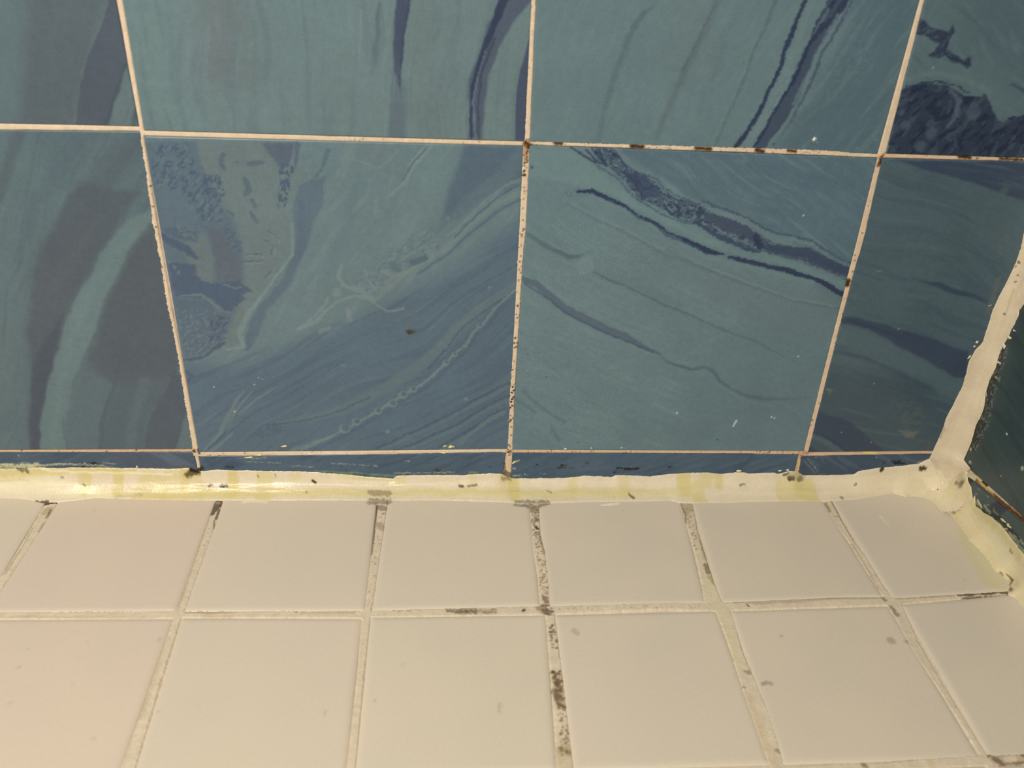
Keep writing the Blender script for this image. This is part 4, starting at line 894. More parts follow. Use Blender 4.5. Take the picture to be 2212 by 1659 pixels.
FLU, REC = -.00010, .00028
wj = [
    ([(176, -420), (251, 0), (299.5, 271), (303, 285)], [(196, -420), (264, 0), (311, 284), (312, 290)], 0, 0, REC),
    ([(303, 285), (303, 301), (316, 380), (328.5, 480), (348, 578), (359, 655), (369.5, 697), (383.5, 770), (395.5, 847), (415, 966), (417, 985)], [(311, 285), (311, 298), (325, 390), (339, 480), (354, 565), (367, 644), (380, 710), (395, 787), (408, 860), (426.4, 962), (428, 985)], .00042, .00004, FLU),
    ([(417, 975), (419.4, 980), (424.6, 1004), (428, 1030)], [(428, 975), (428, 983), (431.6, 1004), (435, 1030)], .0001, .0001, FLU),
    ([(1168, -420), (1148, 0), (1133, 304)], [(1176, -420), (1158, 0), (1145, 304)], .00016, .00008, FLU),
    ([(1132, 300), (1130, 314), (1121.5, 498), (1118, 553), (1109.5, 722), (1101, 848), (1096, 971), (1095, 985)], [(1146, 300), (1145, 314), (1136.5, 498), (1130, 553), (1120, 722), (1111.6, 861), (1107.4, 971), (1107, 985)], .00022, .00012, FLU),
    ([(1094, 970), (1093.7, 978), (1087, 1021), (1086, 1045)], [(1108, 970), (1107.6, 978), (1104, 1028), (1103, 1045)], .0002, .0001, FLU),
    ([(2103, -420), (1988, 0), (1897, 331.6)], [(2107, -420), (1998.4, 0), (1914.6, 331.6)], 0, 0, REC),
    ([(1896, 330), (1894, 345), (1852, 520), (1831, 595), (1828, 618), (1797, 732), (1738, 967), (1735, 985)], [(1911, 330), (1906, 344), (1866, 520), (1843, 595), (1837.5, 618), (1808, 732), (1749, 967), (1745, 985)], .00018, .0001, FLU),
    ([(1727, 975), (1724.7, 985.6), (1718, 1016), (1711, 1045)], [(1738, 975), (1732, 987), (1727, 1016), (1720, 1045)], .0001, .0001, FLU),
    ([(-250, 262), (0, 267.6), (298, 274), (304, 276)], [(-250, 279), (0, 281), (298, 284), (304, 286)], 0, 0, REC),
    ([(306, 282), (313, 282.7), (1133, 306), (1140, 306)], [(306, 294), (313, 294), (1128, 316), (1134, 316)], 0, 0, REC),
    ([(1140, 305), (1146.6, 306), (1440, 314), (1719, 322), (1803, 325), (1850, 331), (1897, 333), (1905, 334)], [(1140, 314), (1148, 313.5), (1440, 323.7), (1719, 334), (1894, 341), (1903, 342)], .00025, .0001, FLU),
    ([(1905, 333), (1914.6, 333), (2212, 342), (2330, 346)], [(1900, 342), (1909, 342), (2212, 349), (2330, 352)], .0001, .0001, .00012),
    ([(-250, 974), (0, 973), (415, 971.6), (422, 971)], [(-250, 978), (0, 977.5), (418, 976.7), (422, 977)], .00012, .0001, FLU),
    ([(424, 977), (428, 977.5), (500, 977.5), (753, 975.4), (1060, 971), (1095, 971)], [(424, 986), (430, 986), (500, 985), (753, 983), (1060, 977.5), (1095, 978)], .00008, .0001, FLU),
    ([(1100, 972), (1107, 972.4), (1560, 974), (1731, 975.4), (1740, 976)], [(1100, 978), (1107.6, 978), (1560, 980), (1726, 982), (1735, 983)], .00012, .0001, FLU),
    ([(1736, 977), (1741, 977.5), (2010, 975), (2050, 975)], [(1730, 985), (1733, 985.6), (2002, 980.5), (2050, 980)], .00008, .00008, FLU),
]
def wr(a, b, c, d): return ([(a, c), (a, d)], [(b, c), (b, d)], 0, 0, REC, 1)
wj += [wr(X0 - .003, X0, 0, ZT), wr(XL, XE, ZU, ZU + .003)]
wj += [wr(a, a + .003, ZU, ZT) for a in (-.2005, .0005, .2015)] + [wr(XL, X0, a, a + .003) for a in (.0267, .2305)]
BR = (120, 84, 50); DK = (58, 40, 24); BK = (34, 30, 24)
def paint_wall_grout(c):
    V2L, V2R = wj[4][0], wj[4][1]
    V3L, V3R = wj[7][0], wj[7][1]
    for J, t in ((wj[7], .25), (wj[8], .75), (wj[5], .3), (wj[13], .55), (wj[15], .4), (wj[16], .5), (wj[12], .45)):
        P = np.array(J[0], float); Q = np.array(J[1], float)
        n_ = min(len(P), len(Q))
        c.stroke([tuple(P[i]) for i in range(len(P))], 4, (172, 128, 88), t, soft=.4, wob=((4, .5),))
        c.stroke([tuple(Q[i]) for i in range(len(Q))], 3, (150, 106, 80), t * .8, soft=.35, wob=((4, .5),))
        c.stroke([tuple((P[min(i, len(P) - 1)] + Q[i]) / 2) for i in range(n_)], 8, (200, 160, 124), t * .6, soft=.6, wob=((3, .8),))
    c.stroke([(1150, 305), (1400, 312), (1700, 321), (1890, 331)], 3, (170, 130, 92), .5, soft=.3, wob=((5, .6),))
    c.stroke([(1150, 314), (1400, 323), (1890, 341)], 2.5, (190, 150, 112), .5, soft=.3)
    c.stroke([(700, 294), (900, 299), (1130, 305)], 2.5, (180, 140, 100), .4, soft=.3, wob=((5, .6),))
    for P, w in (([(1136, 310), (1144, 316)], 15), ([(1198, 308), (1212, 310)], 9), ([(1364, 314), (1388, 317)], 10), ([(1503, 320), (1535, 322)], 9), ([(1634, 324), (1648, 327)], 10), ([(1703, 325), (1718, 327)], 8), ([(1903, 344), (1899, 356)], 10), ([(2072, 338), (2096, 341)], 8), ([(1832, 606), (1830, 616)], 11), ([(2160, 343), (2210, 345)], 5)):
        c.stroke(P, w, BR, .85, soft=.5, wob=((1.5, .5),)); c.stroke(P, w * .5, DK, .9, soft=.35, wob=((1.5, .5),))
    dots(c, V2L, V2R, 60, 3.0, DK, .85); dots(c, V2L, V2R, 20, 3.5, BR, .8, along=(.1, .5))
    c.stroke([(1132, 318), (1136, 345)], 12, (150, 104, 60), .5, soft=.6, wob=((1.5, .8),)); dots(c, [(1131, 318), (1127, 380)], [(1143, 318), (1141, 380)], 22, 4, DK, .9)
    for p in ((1108, 835), (1106, 848), (1109, 858), (1104, 868), (1107, 876), (1102, 880), (1110, 843), (1106, 862)): c.stroke([p], 4.5, BK, .95, soft=.3, wob=((1, .4),))
    for p in ((1103, 907), (1131, 495), (1122, 400), (1118, 660), (1113, 730)): c.stroke([p], 5, DK, .8, soft=.3, wob=((1, .4),))
    dots(c, V3L, V3R, 26, 3, BR, .8); dots(c, wj[8][0], wj[8][1], 8, 4, (120, 84, 52), .7)
    dots(c, [(700, 295), (1130, 306)], [(700, 303), (1130, 315)], 14, 2.5, BR, .8)
    dots(c, [(1160, 307), (1890, 333)], [(1160, 313), (1890, 340)], 34, 2.6, BR, .85); dots(c, wj[13][0], wj[13][1], 40, 2.6, (88, 62, 48), .8); dots(c, wj[15][0][1:4], wj[15][1][1:4], 40, 2.4, (88, 62, 48), .8)
    dots(c, wj[14][0][1:5], wj[14][1][1:5], 16, 2.6, (110, 78, 56), .8); dots(c, wj[12][0], wj[12][1], 16, 3, (98, 70, 48), .8)
    for p in ((325, 402), (337, 490), (350, 577), (330, 446)): c.stroke([p], 4, BK, .8, soft=.3, wob=((1, .3),))
    dots(c, wj[1][0][2:8], wj[1][1][2:8], 12, 2, BR, .7); dots(c, wj[3][0], wj[3][1], 14, 2.6, BR, .7)
    c.stroke([(415, 1016), (436, 1018)], 16, (60, 48, 24), .9, soft=.6, wob=((2, .8),)); c.stroke([(428, 972), (430, 978)], 5, DK, .7, soft=.3)
    c.stroke([(1092, 1022), (1100, 1026)], 14, (96, 84, 58), .7, soft=.7, wob=((2, .8),)); c.stroke([(1089, 1000), (1091, 1024)], 5, (110, 84, 50), .7, soft=.5, wob=((2, .5),))
    c.stroke([(600, 981), (760, 979)], 2.5, (236, 216, 190), .7, soft=.3); c.stroke([(1868, 979), (1890, 980)], 7, (222, 196, 112), .8, soft=.4)
grout_sheet(wall_back, to_back, on_back, wj, (XL, .002), (XE, ZT), .00045, .0014, (216, 190, 156), paint_wall_grout, 701, KW)

rj = [([(2085, 1022), (2108, 1027), (2212, 1119), (2330, 1222)], [(2080, 1026), (2096, 1033.5), (2212, 1130), (2330, 1238)], .00015, .00012, FLU)]
rj += [wr(.151, .154, 0, ZT), wr(.352, .355, 0, ZT), wr(.0, -YF, .236, .239), wr(.0, -YF, .436, .439), wr(.151, -YF, .037, .041)]
def paint_right_grout(c):
    c.stroke([(2090, 1024), (2150, 1073), (2212, 1124), (2330, 1226)], 9, (118, 80, 46), .85, soft=.5, wob=((3, .5),))
    c.stroke([(2150, 1073), (2190, 1106), (2212, 1124)], [3, 5, 6], (66, 40, 20), .7, soft=.4, wob=((3, .6),))
    for P in ([(2108, 1030), (2124, 1046), (2132, 1056)], [(2118, 1042), (2128, 1052), (2145, 1064)]): c.stroke(P, 5, (196, 172, 112), .9, soft=.4, wob=((2, .8),))
    c.stroke([(2078, 1014), (2104, 1031)], 14, (206, 186, 148), 1, soft=.5, wob=((2, .8),))
    c.stroke([(2122, 1040), (2132, 1048)], 4, (60, 40, 16), .9, soft=.3)
grout_sheet(wall_right, to_right, on_right, rj, (.002, .002), (-YF, ZT), .0005, .0014, (206, 180, 146), paint_right_grout, 731, KW)

FLF, FRE = .00012, .0003
fj = [
    ([(125, 1040), (95, 1089), (48, 1178), (0, 1246), (-90, 1385)], [(150, 1040), (121.5, 1089), (99, 1125), (58, 1190), (0, 1277), (-75, 1385)], .0003, .0003, FLF),
    ([(478, 1050), (453, 1115), (380, 1317), (373, 1337), (321, 1487), (261, 1655), (230, 1740)], [(490, 1050), (480, 1082), (473, 1117), (463, 1142), (402, 1310), (391, 1337), (348, 1471), (294, 1655), (266, 1740)], .0001, .0003, FLF),
    ([(816, 1050), (812.7, 1092), (802.6, 1193), (788.6, 1315), (782, 1337), (767, 1501), (748.5, 1658), (738, 1740)], [(840, 1050), (835.5, 1097), (824, 1180), (807.6, 1294), (801, 1322), (800, 1337), (787, 1454), (768.6, 1658), (760, 1740)], .0001, .0002, FLF),
    ([(1134, 1050), (1141.8, 1092), (1149, 1130), (1151, 1185), (1162, 1244), (1167, 1307), (1180, 1337), (1186.7, 1427), (1198.5, 1541), (1202, 1658), (1206, 1740)], [(1160, 1050), (1164.6, 1092), (1167, 1155), (1177, 1188), (1187, 1269), (1187, 1304), (1198.5, 1330), (1215, 1454), (1238.6, 1658), (1250, 1740)], .0002, .00025, FLF),
    ([(1462, 1050), (1469, 1087), (1480.4, 1127), (1500.6, 1188), (1518, 1269), (1521, 1300), (1548, 1324), (1579.6, 1407), (1607.5, 1498), (1639, 1589), (1663, 1655), (1690, 1740)], [(1488, 1050), (1498, 1089), (1505.7, 1142), (1521, 1193), (1543.7, 1261), (1559, 1297), (1579.6, 1320), (1607.5, 1414), (1635.4, 1477), (1667, 1554), (1691, 1641), (1718, 1740)], .0003, .0003, FLF),
    ([(1762, 1050), (1781.7, 1087), (1804.5, 1135), (1837.4, 1173), (1868, 1226), (1908, 1290), (1911, 1299), (1935.6, 1337), (1970.5, 1404), (2030, 1491), (2103, 1606), (2185, 1740)], [(1782, 1050), (1799.4, 1084), (1814.6, 1117), (1845, 1168), (1868, 1198), (1906, 1261), (1931, 1292), (1949.5, 1306), (1984.4, 1386), (2033, 1470), (2124, 1617), (2205, 1740)], .0002, .0002, FLF),
    ([(-80, 1322), (0, 1322), (100, 1321), (380, 1318.6), (401, 1320), (740, 1318.6), (784, 1318.6), (957, 1313.6), (1161, 1308.6), (1192, 1308.6), (1436, 1302), (1562, 1301), (1789, 1290.6), (1904, 1289), (1946, 1291), (2176, 1276.6), (2225, 1272)],
     [(-80, 1338), (0, 1337), (371, 1335), (395, 1333.7), (740, 1333.7), (780, 1335), (803, 1332), (1000, 1330), (1175, 1327), (1202, 1325), (1436, 1315), (1548, 1320), (1583, 1318.5), (1904, 1307), (1953, 1304.5), (2176, 1283.6), (2225, 1280)], .0002, .0003, FLF),
    ([(1680, 1657), (1929, 1643), (2113, 1631), (2212, 1624), (2300, 1618)], [(1700, 1676), (1950, 1664), (2148, 1652), (2212, 1643), (2300, 1638)], .0002, .0003, FLF),
]
def fr(a, b, c, d): return ([(a, c), (a, d)], [(b, c), (b, d)], 0, 0, FRE, 1)
fj += [fr(XL, XE, YR3, Y2), fr(XL, XE, YR3 - .102, YR3 - .0985), fr(XL, xa, -.112, -.1085)]
for k in range(6):
    a = cross(FV2[k][0], horz(YR3))[0]; b = cross(FV2[k][1], horz(YR3))[0]
    if k: fj.append(fr(a, b, YF, YR3))
fj += [fr(xa, cross(FV1[0][1], horz(-.15))[0], YF, -.1)] + [fr(xa - j * .1015, xa - j * .1015 + .0035, YF, 0) for j in range(1, 4)]
def paint_floor_grout(c):
    ol = (172, 156, 120)
    c.stroke([(1525, 1225), (1540, 1290), (1560, 1330), (1600, 1440)], [8, 26, 26, 22], (214, 196, 146), .5, soft=1.2, wob=((3, 1),))
    c.stroke([(1500, 1090), (1510, 1150), (1530, 1220)], 14, (196, 172, 132), .4, soft=1, wob=((3, 1),))
    # joint 0
    c.stroke([(96, 1089), (120, 1085)], 6, (40, 24, 14), .95, soft=.35, wob=((1.5, .5),))
    c.stroke([(104, 1100), (98, 1108)], 14, (150, 132, 90), .6, soft=.6, wob=((2, .8),)); c.stroke([(110, 1101), (100, 1118)], 3, (70, 54, 36), .8, soft=.3, wob=((1.5, .5),))
    c.stroke([(70, 1140), (45, 1185), (10, 1240)], 3, (150, 132, 106), .7, soft=.35, wob=((1.5, .5),)); c.stroke([(96, 1128), (84, 1148)], 4, (150, 130, 100), .6, soft=.4, wob=((1.5, .6),))
    # joint 1
    c.stroke([(476, 1078), (466, 1092), (456, 1110)], [10, 20, 9], (52, 42, 24), .9, soft=.4, wob=((1.6, .8),))
    c.stroke([(471, 1086)], 9, (150, 130, 96), .7, soft=.4, wob=((1.6, .6),)); c.stroke([(474, 1100), (466, 1122)], 4, (58, 46, 30), .85, soft=.3, wob=((1.6, .6),))
    c.stroke([(463, 1124), (462, 1142)], 2.5, (84, 68, 46), .8, soft=.25); c.stroke([(452, 1118), (384, 1316)], 3, (168, 146, 114), .8, soft=.3, wob=((2, .4),))
    dots(c, [(450, 1140), (384, 1315)], [(462, 1140), (402, 1310)], 30, 2.2, (150, 124, 90), .7)
    for P, a in (([(360, 1380), (340, 1430), (320, 1490)], .35), ([(318, 1500), (300, 1550)], .55), ([(290, 1560), (262, 1655)], .4)): c.stroke(P, 14, (182, 158, 120), a, soft=1.2, wob=((3, 1),))
    # joint 2
    c.stroke([(800, 1083), (842, 1084)], 13, (136, 118, 90), .85, soft=.5, wob=((1.6, .8),)); c.stroke([(822, 1096), (828, 1098)], 14, (128, 108, 84), .8, soft=.5, wob=((1.5, .6),))
    c.stroke([(814, 1092), (812, 1110), (806, 1165), (803, 1198)], [5, 4, 3.5, 3], (64, 48, 30), [.95, .9, .8, .7], soft=.3, wob=((1.5, .4),))
    c.stroke([(818, 1132), (826, 1142)], 12, (150, 120, 92), .6, soft=.5, wob=((1.5, .8),)); c.stroke([(828, 1109)], 6, (130, 108, 84), .8, soft=.4)
    dots(c, [(812, 1110), (790, 1310)], [(830, 1110), (805, 1310)], 34, 2.4, (116, 92, 62), .8)
    # joint 3: the most mould
    c.stroke([(1146, 1096), (1156, 1100)], 22, (120, 102, 76), .75, soft=.7, wob=((1.8, 1),))
    dots(c, [(1142, 1092), (1150, 1140), (1152, 1185)], [(1164, 1092), (1166, 1140), (1176, 1185)], 60, 4.0, (92, 74, 50), .8)
    c.stroke([(1158, 1138), (1161, 1142)], 6, (40, 30, 20), .95, soft=.3, wob=((1, .4),))
    dots(c, [(1156, 1185), (1163, 1244), (1168, 1307)], [(1180, 1185), (1187, 1244), (1187, 1307)], 90, 3.0, (116, 88, 58), .8)
    c.stroke([(1166, 1160), (1170, 1178), (1177, 1192)], 2.5, (120, 98, 70), .8, soft=.3); c.stroke([(1176, 1290), (1182, 1300)], 9, (96, 72, 50), .7, soft=.5, wob=((1.4, .7),))
    c.stroke([(1166, 1312), (1180, 1322)], 16, (110, 84, 58), .6, soft=.8, wob=((1.4, 1.2),)); dots(c, [(1164, 1305), (1176, 1330)], [(1192, 1305), (1200, 1330)], 34, 5, (84, 60, 44), .85)
    dots(c, [(1184, 1350), (1190, 1400)], [(1200, 1350), (1208, 1400)], 26, 5.0, (96, 74, 50), .85)
    c.poly([(1189, 1448), (1214, 1455), (1222, 1532), (1202, 1530)], (158, 130, 88), .65, soft=.7, wob=((2, 1),))
    dots(c, [(1190, 1448), (1202, 1530)], [(1216, 1450), (1224, 1534)], 60, 6.0, (74, 54, 34), .9)
    c.stroke([(1194, 1451)], 8, (36, 26, 20), .95, soft=.4, wob=((1, .4),)); c.stroke([(1198, 1490), (1205, 1510)], 12, (90, 66, 40), .7, soft=.6, wob=((1.4, 1),))
    dots(c, [(1202, 1540), (1206, 1620)], [(1226, 1540), (1234, 1620)], 36, 5.0, (110, 86, 56), .85)
    c.poly([(1200, 1612), (1236, 1612), (1240, 1632), (1202, 1632)], (160, 132, 90), .65, soft=.8, wob=((2, 1.2),)); dots(c, [(1204, 1612), (1206, 1632)], [(1234, 1612), (1236, 1632)], 16, 7.0, (100, 76, 46), .85)
    c.poly([(1200, 1628), (1238, 1628), (1244, 1700), (1202, 1700)], (190, 168, 126), .6, soft=1, wob=((2, 1),))
    # joint 4
    c.poly([(1469, 1086), (1498, 1089), (1498, 1105), (1478, 1115)], (160, 138, 102), .7, soft=.7, wob=((2, 1),)); c.stroke([(1470, 1088), (1481, 1112), (1481, 1130)], 3, (112, 92, 64), .8, soft=.35, wob=((1.5, .5),))
    dots(c, [(1476, 1095), (1482, 1130), (1500, 1190)], [(1498, 1095), (1504, 1140), (1520, 1190)], 44, 3.5, (140, 116, 82), .75)
    c.stroke([(1512, 1165), (1524, 1205)], [3, 6], (150, 132, 98), .7, soft=.5, wob=((1.5, .6),))
    c.stroke([(1524, 1220), (1530, 1236)], 9, (112, 96, 68), .85, soft=.45, wob=((1.5, .8),)); c.stroke([(1534, 1246), (1542, 1262)], [10, 4], (164, 148, 104), .8, soft=.5, wob=((1.5, .6),))
    for p, w in (((1618, 1452), 10), ((1608, 1484), 6), ((1610, 1450), 6), ((1585, 1424), 4), ((1680, 1622), 12), ((1867, 1652), 12)): c.stroke([p], w, (120, 100, 70), .7, soft=.6, wob=((1.5, .8),))
    c.stroke([(1612, 1500), (1650, 1600), (1680, 1659)], 20, (196, 168, 126), .5, soft=1.5, wob=((3, 1),))
    # joint 5
    c.stroke([(1783, 1088), (1792, 1104)], 6, (116, 94, 70), .7, soft=.4, wob=((1.5, .8),)); c.stroke([(1798, 1084), (1814, 1115), (1845, 1168)], [5, 3.5, 3], (138, 112, 82), .85, soft=.35, wob=((1.5, .4),))
    c.stroke([(1803, 1115), (1813, 1116)], 3, (140, 116, 86), .7, soft=.3)
    c.stroke([(1840, 1175), (1880, 1240), (1905, 1288)], 3, (158, 136, 104), .6, soft=.4, wob=((2, .5),)); c.stroke([(1925, 1310), (1938, 1328)], [6, 9], (110, 92, 64), .75, soft=.6, wob=((1.6, .8),)); c.stroke([(1908, 1292), (1912, 1296)], 7, (110, 92, 64), .7, soft=.5)
    # cross joint 1
    c.stroke([(20, 1332), (140, 1333), (330, 1335)], 5, (188, 164, 128), .5, soft=.6, wob=((3, .8),)); c.stroke([(402, 1322), (460, 1323), (515, 1322)], [5, 6, 3], (160, 134, 104), .75, soft=.45, wob=((2, .5),))
    c.stroke([(440, 1332), (500, 1332)], 5, (190, 160, 116), .6, soft=.6, wob=((2, .6),)); c.stroke([(650, 1324), (765, 1323)], [3, 5], (168, 142, 110), .6, soft=.5, wob=((2, .6),)); c.stroke([(641, 1321)], 3, (70, 44, 30), .9, soft=.3)
    c.poly([(958, 1315), (1030, 1313), (1034, 1325), (1000, 1327), (965, 1320)], (132, 112, 84), .75, soft=.6, wob=((1.6, .8),)); dots(c, [(960, 1316), (1030, 1316)], [(968, 1324), (1036, 1326)], 40, 4.2, (84, 68, 46), .85)
    c.stroke([(1036, 1319), (1070, 1320)], 9, (160, 132, 102), .7, soft=.6, wob=((1.6, .8),)); dots(c, [(1036, 1315), (1072, 1314)], [(1036, 1325), (1072, 1326)], 16, 3.6, (106, 80, 58), .8)
    c.stroke([(1130, 1319), (1134, 1317)], 4.5, (40, 28, 22), .95, soft=.3); dots(c, [(840, 1314), (885, 1314)], [(840, 1322), (885, 1320)], 10, 2.6, (110, 94, 70), .75); dots(c, [(1190, 1312), (1540, 1304)], [(1190, 1320), (1540, 1314)], 44, 2.6, (130, 110, 80), .7)
    c.poly([(1562, 1302), (1640, 1298), (1760, 1293), (1800, 1292), (1760, 1298), (1700, 1304), (1680, 1302), (1640, 1306), (1610, 1303)], (178, 150, 122), .8, soft=.4, wob=((2, .5),)); c.stroke([(1615, 1306), (1619, 1310)], 3, (70, 48, 34), .9, soft=.3)
    c.stroke([(1565, 1301), (1700, 1294), (1904, 1290)], 3, (160, 138, 106), .7, soft=.4, wob=((3, .5),)); c.stroke([(1780, 1293), (1900, 1292)], 4, (150, 128, 96), .5, soft=.5, wob=((2, .6),)); c.stroke([(1940, 1293), (2060, 1286)], 4, (150, 124, 92), .6, soft=.5, wob=((2, .6),))
    for P, w in (([(2084, 1284), (2098, 1285)], 8), ([(2124, 1282), (2145, 1280)], 9), ([(2070, 1286), (2180, 1277)], 4), ([(2080, 1292), (2170, 1286)], 3.5), ([(2160, 1279), (2178, 1282)], 7)):
        c.stroke(P, w, (96, 72, 48), .75, soft=.5, wob=((1.6, .7),)); c.stroke(P, w * .5, (48, 32, 20), .8, soft=.35, wob=((1.6, .7),))
    # cross joint 2
    c.poly([(2130, 1632), (2212, 1622), (2300, 1612), (2300, 1640), (2212, 1650), (2150, 1655)], (170, 144, 108), .6, soft=.8, wob=((2, 1),))
    for P, w in (([(2134, 1632), (2212, 1626)], 5), ([(2150, 1640), (2165, 1648)], 12), ([(2200, 1625), (2212, 1632)], 10), ([(2160, 1652), (2212, 1646)], 4)): c.stroke(P, w, (88, 66, 42), .85, soft=.5, wob=((1.8, .8),))
    c.stroke([(2175, 1639), (2190, 1638)], 12, (222, 200, 166), .8, soft=.5, wob=((1.6, .6),)); c.stroke([(1895, 1648), (1980, 1640)], 4, (150, 122, 96), .5, soft=.6, wob=((2, .8),)); c.stroke([(1865, 1652), (1872, 1656)], 8, (120, 96, 70), .8, soft=.5)
    c.stroke([(2005, 1638), (2012, 1655)], 14, (200, 180, 122), .5, soft=1)
grout_sheet(floor, to_floor, on_floor, fj, (XL, YF), (XE, .001), .0005, .0013, (212, 191, 158), paint_floor_grout, 761, KF, hn=.00012, amt=.72)

# ------------------------------------------------------------------ caulk beads
def bead(name, s, P, Q, crease, nP, nQ, conc, base, painter, px_of, label, seed, rows=30):
    """s: positions along; P, Q: outer edges on the two surfaces; crease: where the surfaces meet; nP, nQ: their normals"""
    n_ = len(s)
    t = np.concatenate([[-.02, 0], np.linspace(.03, .97, rows), [1, 1.02]])
    def smooth(A):
        k = np.hanning(23); k /= k.sum()
        return np.stack([np.convolve(np.pad(A[:, i], 11, mode='edge'), k, mode='valid') for i in range(3)], 1)
    Ps, Qs = smooth(P), smooth(Q)
    C = crease + conc * (Ps - crease + Qs - crease)
    S, T = np.meshgrid(s, np.clip(t, 0, 1))
    w = T[..., None]
    X = (1 - w) ** 2 * Ps[None] + 2 * w * (1 - w) * C[None] + w ** 2 * Qs[None]
    X = X + (1 - w) ** 9 * (P - Ps)[None] + w ** 9 * (Q - Qs)[None]      # ragged only at the rims
    nrm = (1 - w) * np.array(nP) + w * np.array(nQ)
    nrm = nrm / np.linalg.norm(nrm, axis=2, keepdims=True)
    lip = .00034 + .00020 * fbm(S / .045, T * 5, 3, seed) + .00007 * fbm(S / .012, T * 14, 2, seed + 2) + .0005 * np.exp(-((T - .62 + .08 * fbm(S / .05, T * 0, 2, seed + 5)) / .16) ** 2)
    lip = lip * sstep(-.02, .10, np.minimum(T, 1 - T) + .03)
    lip[0] = -.0009; lip[-1] = -.0009
    X = X + nrm * lip[..., None]
    c = Canvas(S.ravel(), T.ravel() * .013, px_of, base, seed)
    c.c *= (1 + .02 * fbm(S.ravel() / .01, T.ravel() * 3, 2, seed + 7))[:, None]
    painter(c)
    nv = len(t)
    o = mesh_np(name, X.reshape(-1, 3), grid_quads(n_, nv, flip=True), c.linear(KF), M_CAULK)
    o['kind'] = 'structure'; o['label'] = label; o['category'] = 'caulk'
    return o
def jagged(s, amp, seed):
    return amp * (fbm(s / .006, s * 0 + .5, 2, seed) + .8 * noise(s / .0018, s * 0 + 3.5, seed + 1))
CY = (206, 186, 118); CR = (220, 201, 166)

topE = [(-40, 1012), (0, 1014), (40, 1013), (90, 1010), (130, 1012), (160, 1010), (250, 1011), (300, 1012), (380, 1013), (410, 1011), (432, 1018), (470, 1014), (500, 1016), (650, 1018), (700, 1021), (760, 1026), (810, 1031), (850, 1034), (856, 1028), (900, 1026), (1000, 1026), (1060, 1022), (1085, 1024), (1100, 1032), (1110, 1034), (1200, 1033), (1238, 1031), (1260, 1028), (1320, 1030), (1335, 1026), (1400, 1029), (1450, 1024), (1490, 1021), (1530, 1021), (1560, 1024), (1590, 1020), (1620, 1023), (1670, 1021), (1680, 1024), (1705, 1018), (1722, 1018), (1735, 1027), (1790, 1026), (1845, 1025), (1855, 1017), (1900, 1010), (1950, 1006), (1985, 1002), (2005, 992), (2040, 985), (2080, 980)]
botE = [(-40, 1075), (0, 1076), (50, 1078), (88, 1086), (125, 1085), (160, 1082), (205, 1076), (240, 1077), (300, 1079), (400, 1081), (560, 1081), (820, 1081), (950, 1081), (1050, 1084), (1110, 1086), (1150, 1087), (1220, 1086), (1280, 1084), (1400, 1083), (1450, 1081), (1468, 1086), (1500, 1087), (1560, 1086), (1640, 1084), (1700, 1083), (1780, 1083), (1800, 1082), (1860, 1078), (1890, 1072), (1930, 1066), (1945, 1070), (1957, 1074), (1975, 1068), (2000, 1069), (2040, 1087)]
TW = np.array([on_back(*p) for p in topE]); BW = np.array([on_floor(*p) for p in botE])
s = np.arange(XL, XR - .0005, .0006)
zt = np.interp(s, TW[:, 0], TW[:, 1]) + jagged(s, .0003, 801)
yb = np.interp(s, BW[:, 0], BW[:, 1]) + jagged(s, .0002, 803)
zt = np.minimum(zt, .030); yb = np.maximum(yb, -.020)
zz = np.zeros_like(s)
MIDY = 1050
def px_bead1(x, y):                          # photo pixel -> (along, across * 13 mm)
    u = on_back(x, MIDY)[0]
    yt = np.interp(x, [p[0] for p in topE], [p[1] for p in topE]); yl = np.interp(x, [p[0] for p in botE], [p[1] for p in botE])
    return np.array([u, (y - yt) / (yl - yt) * .013])
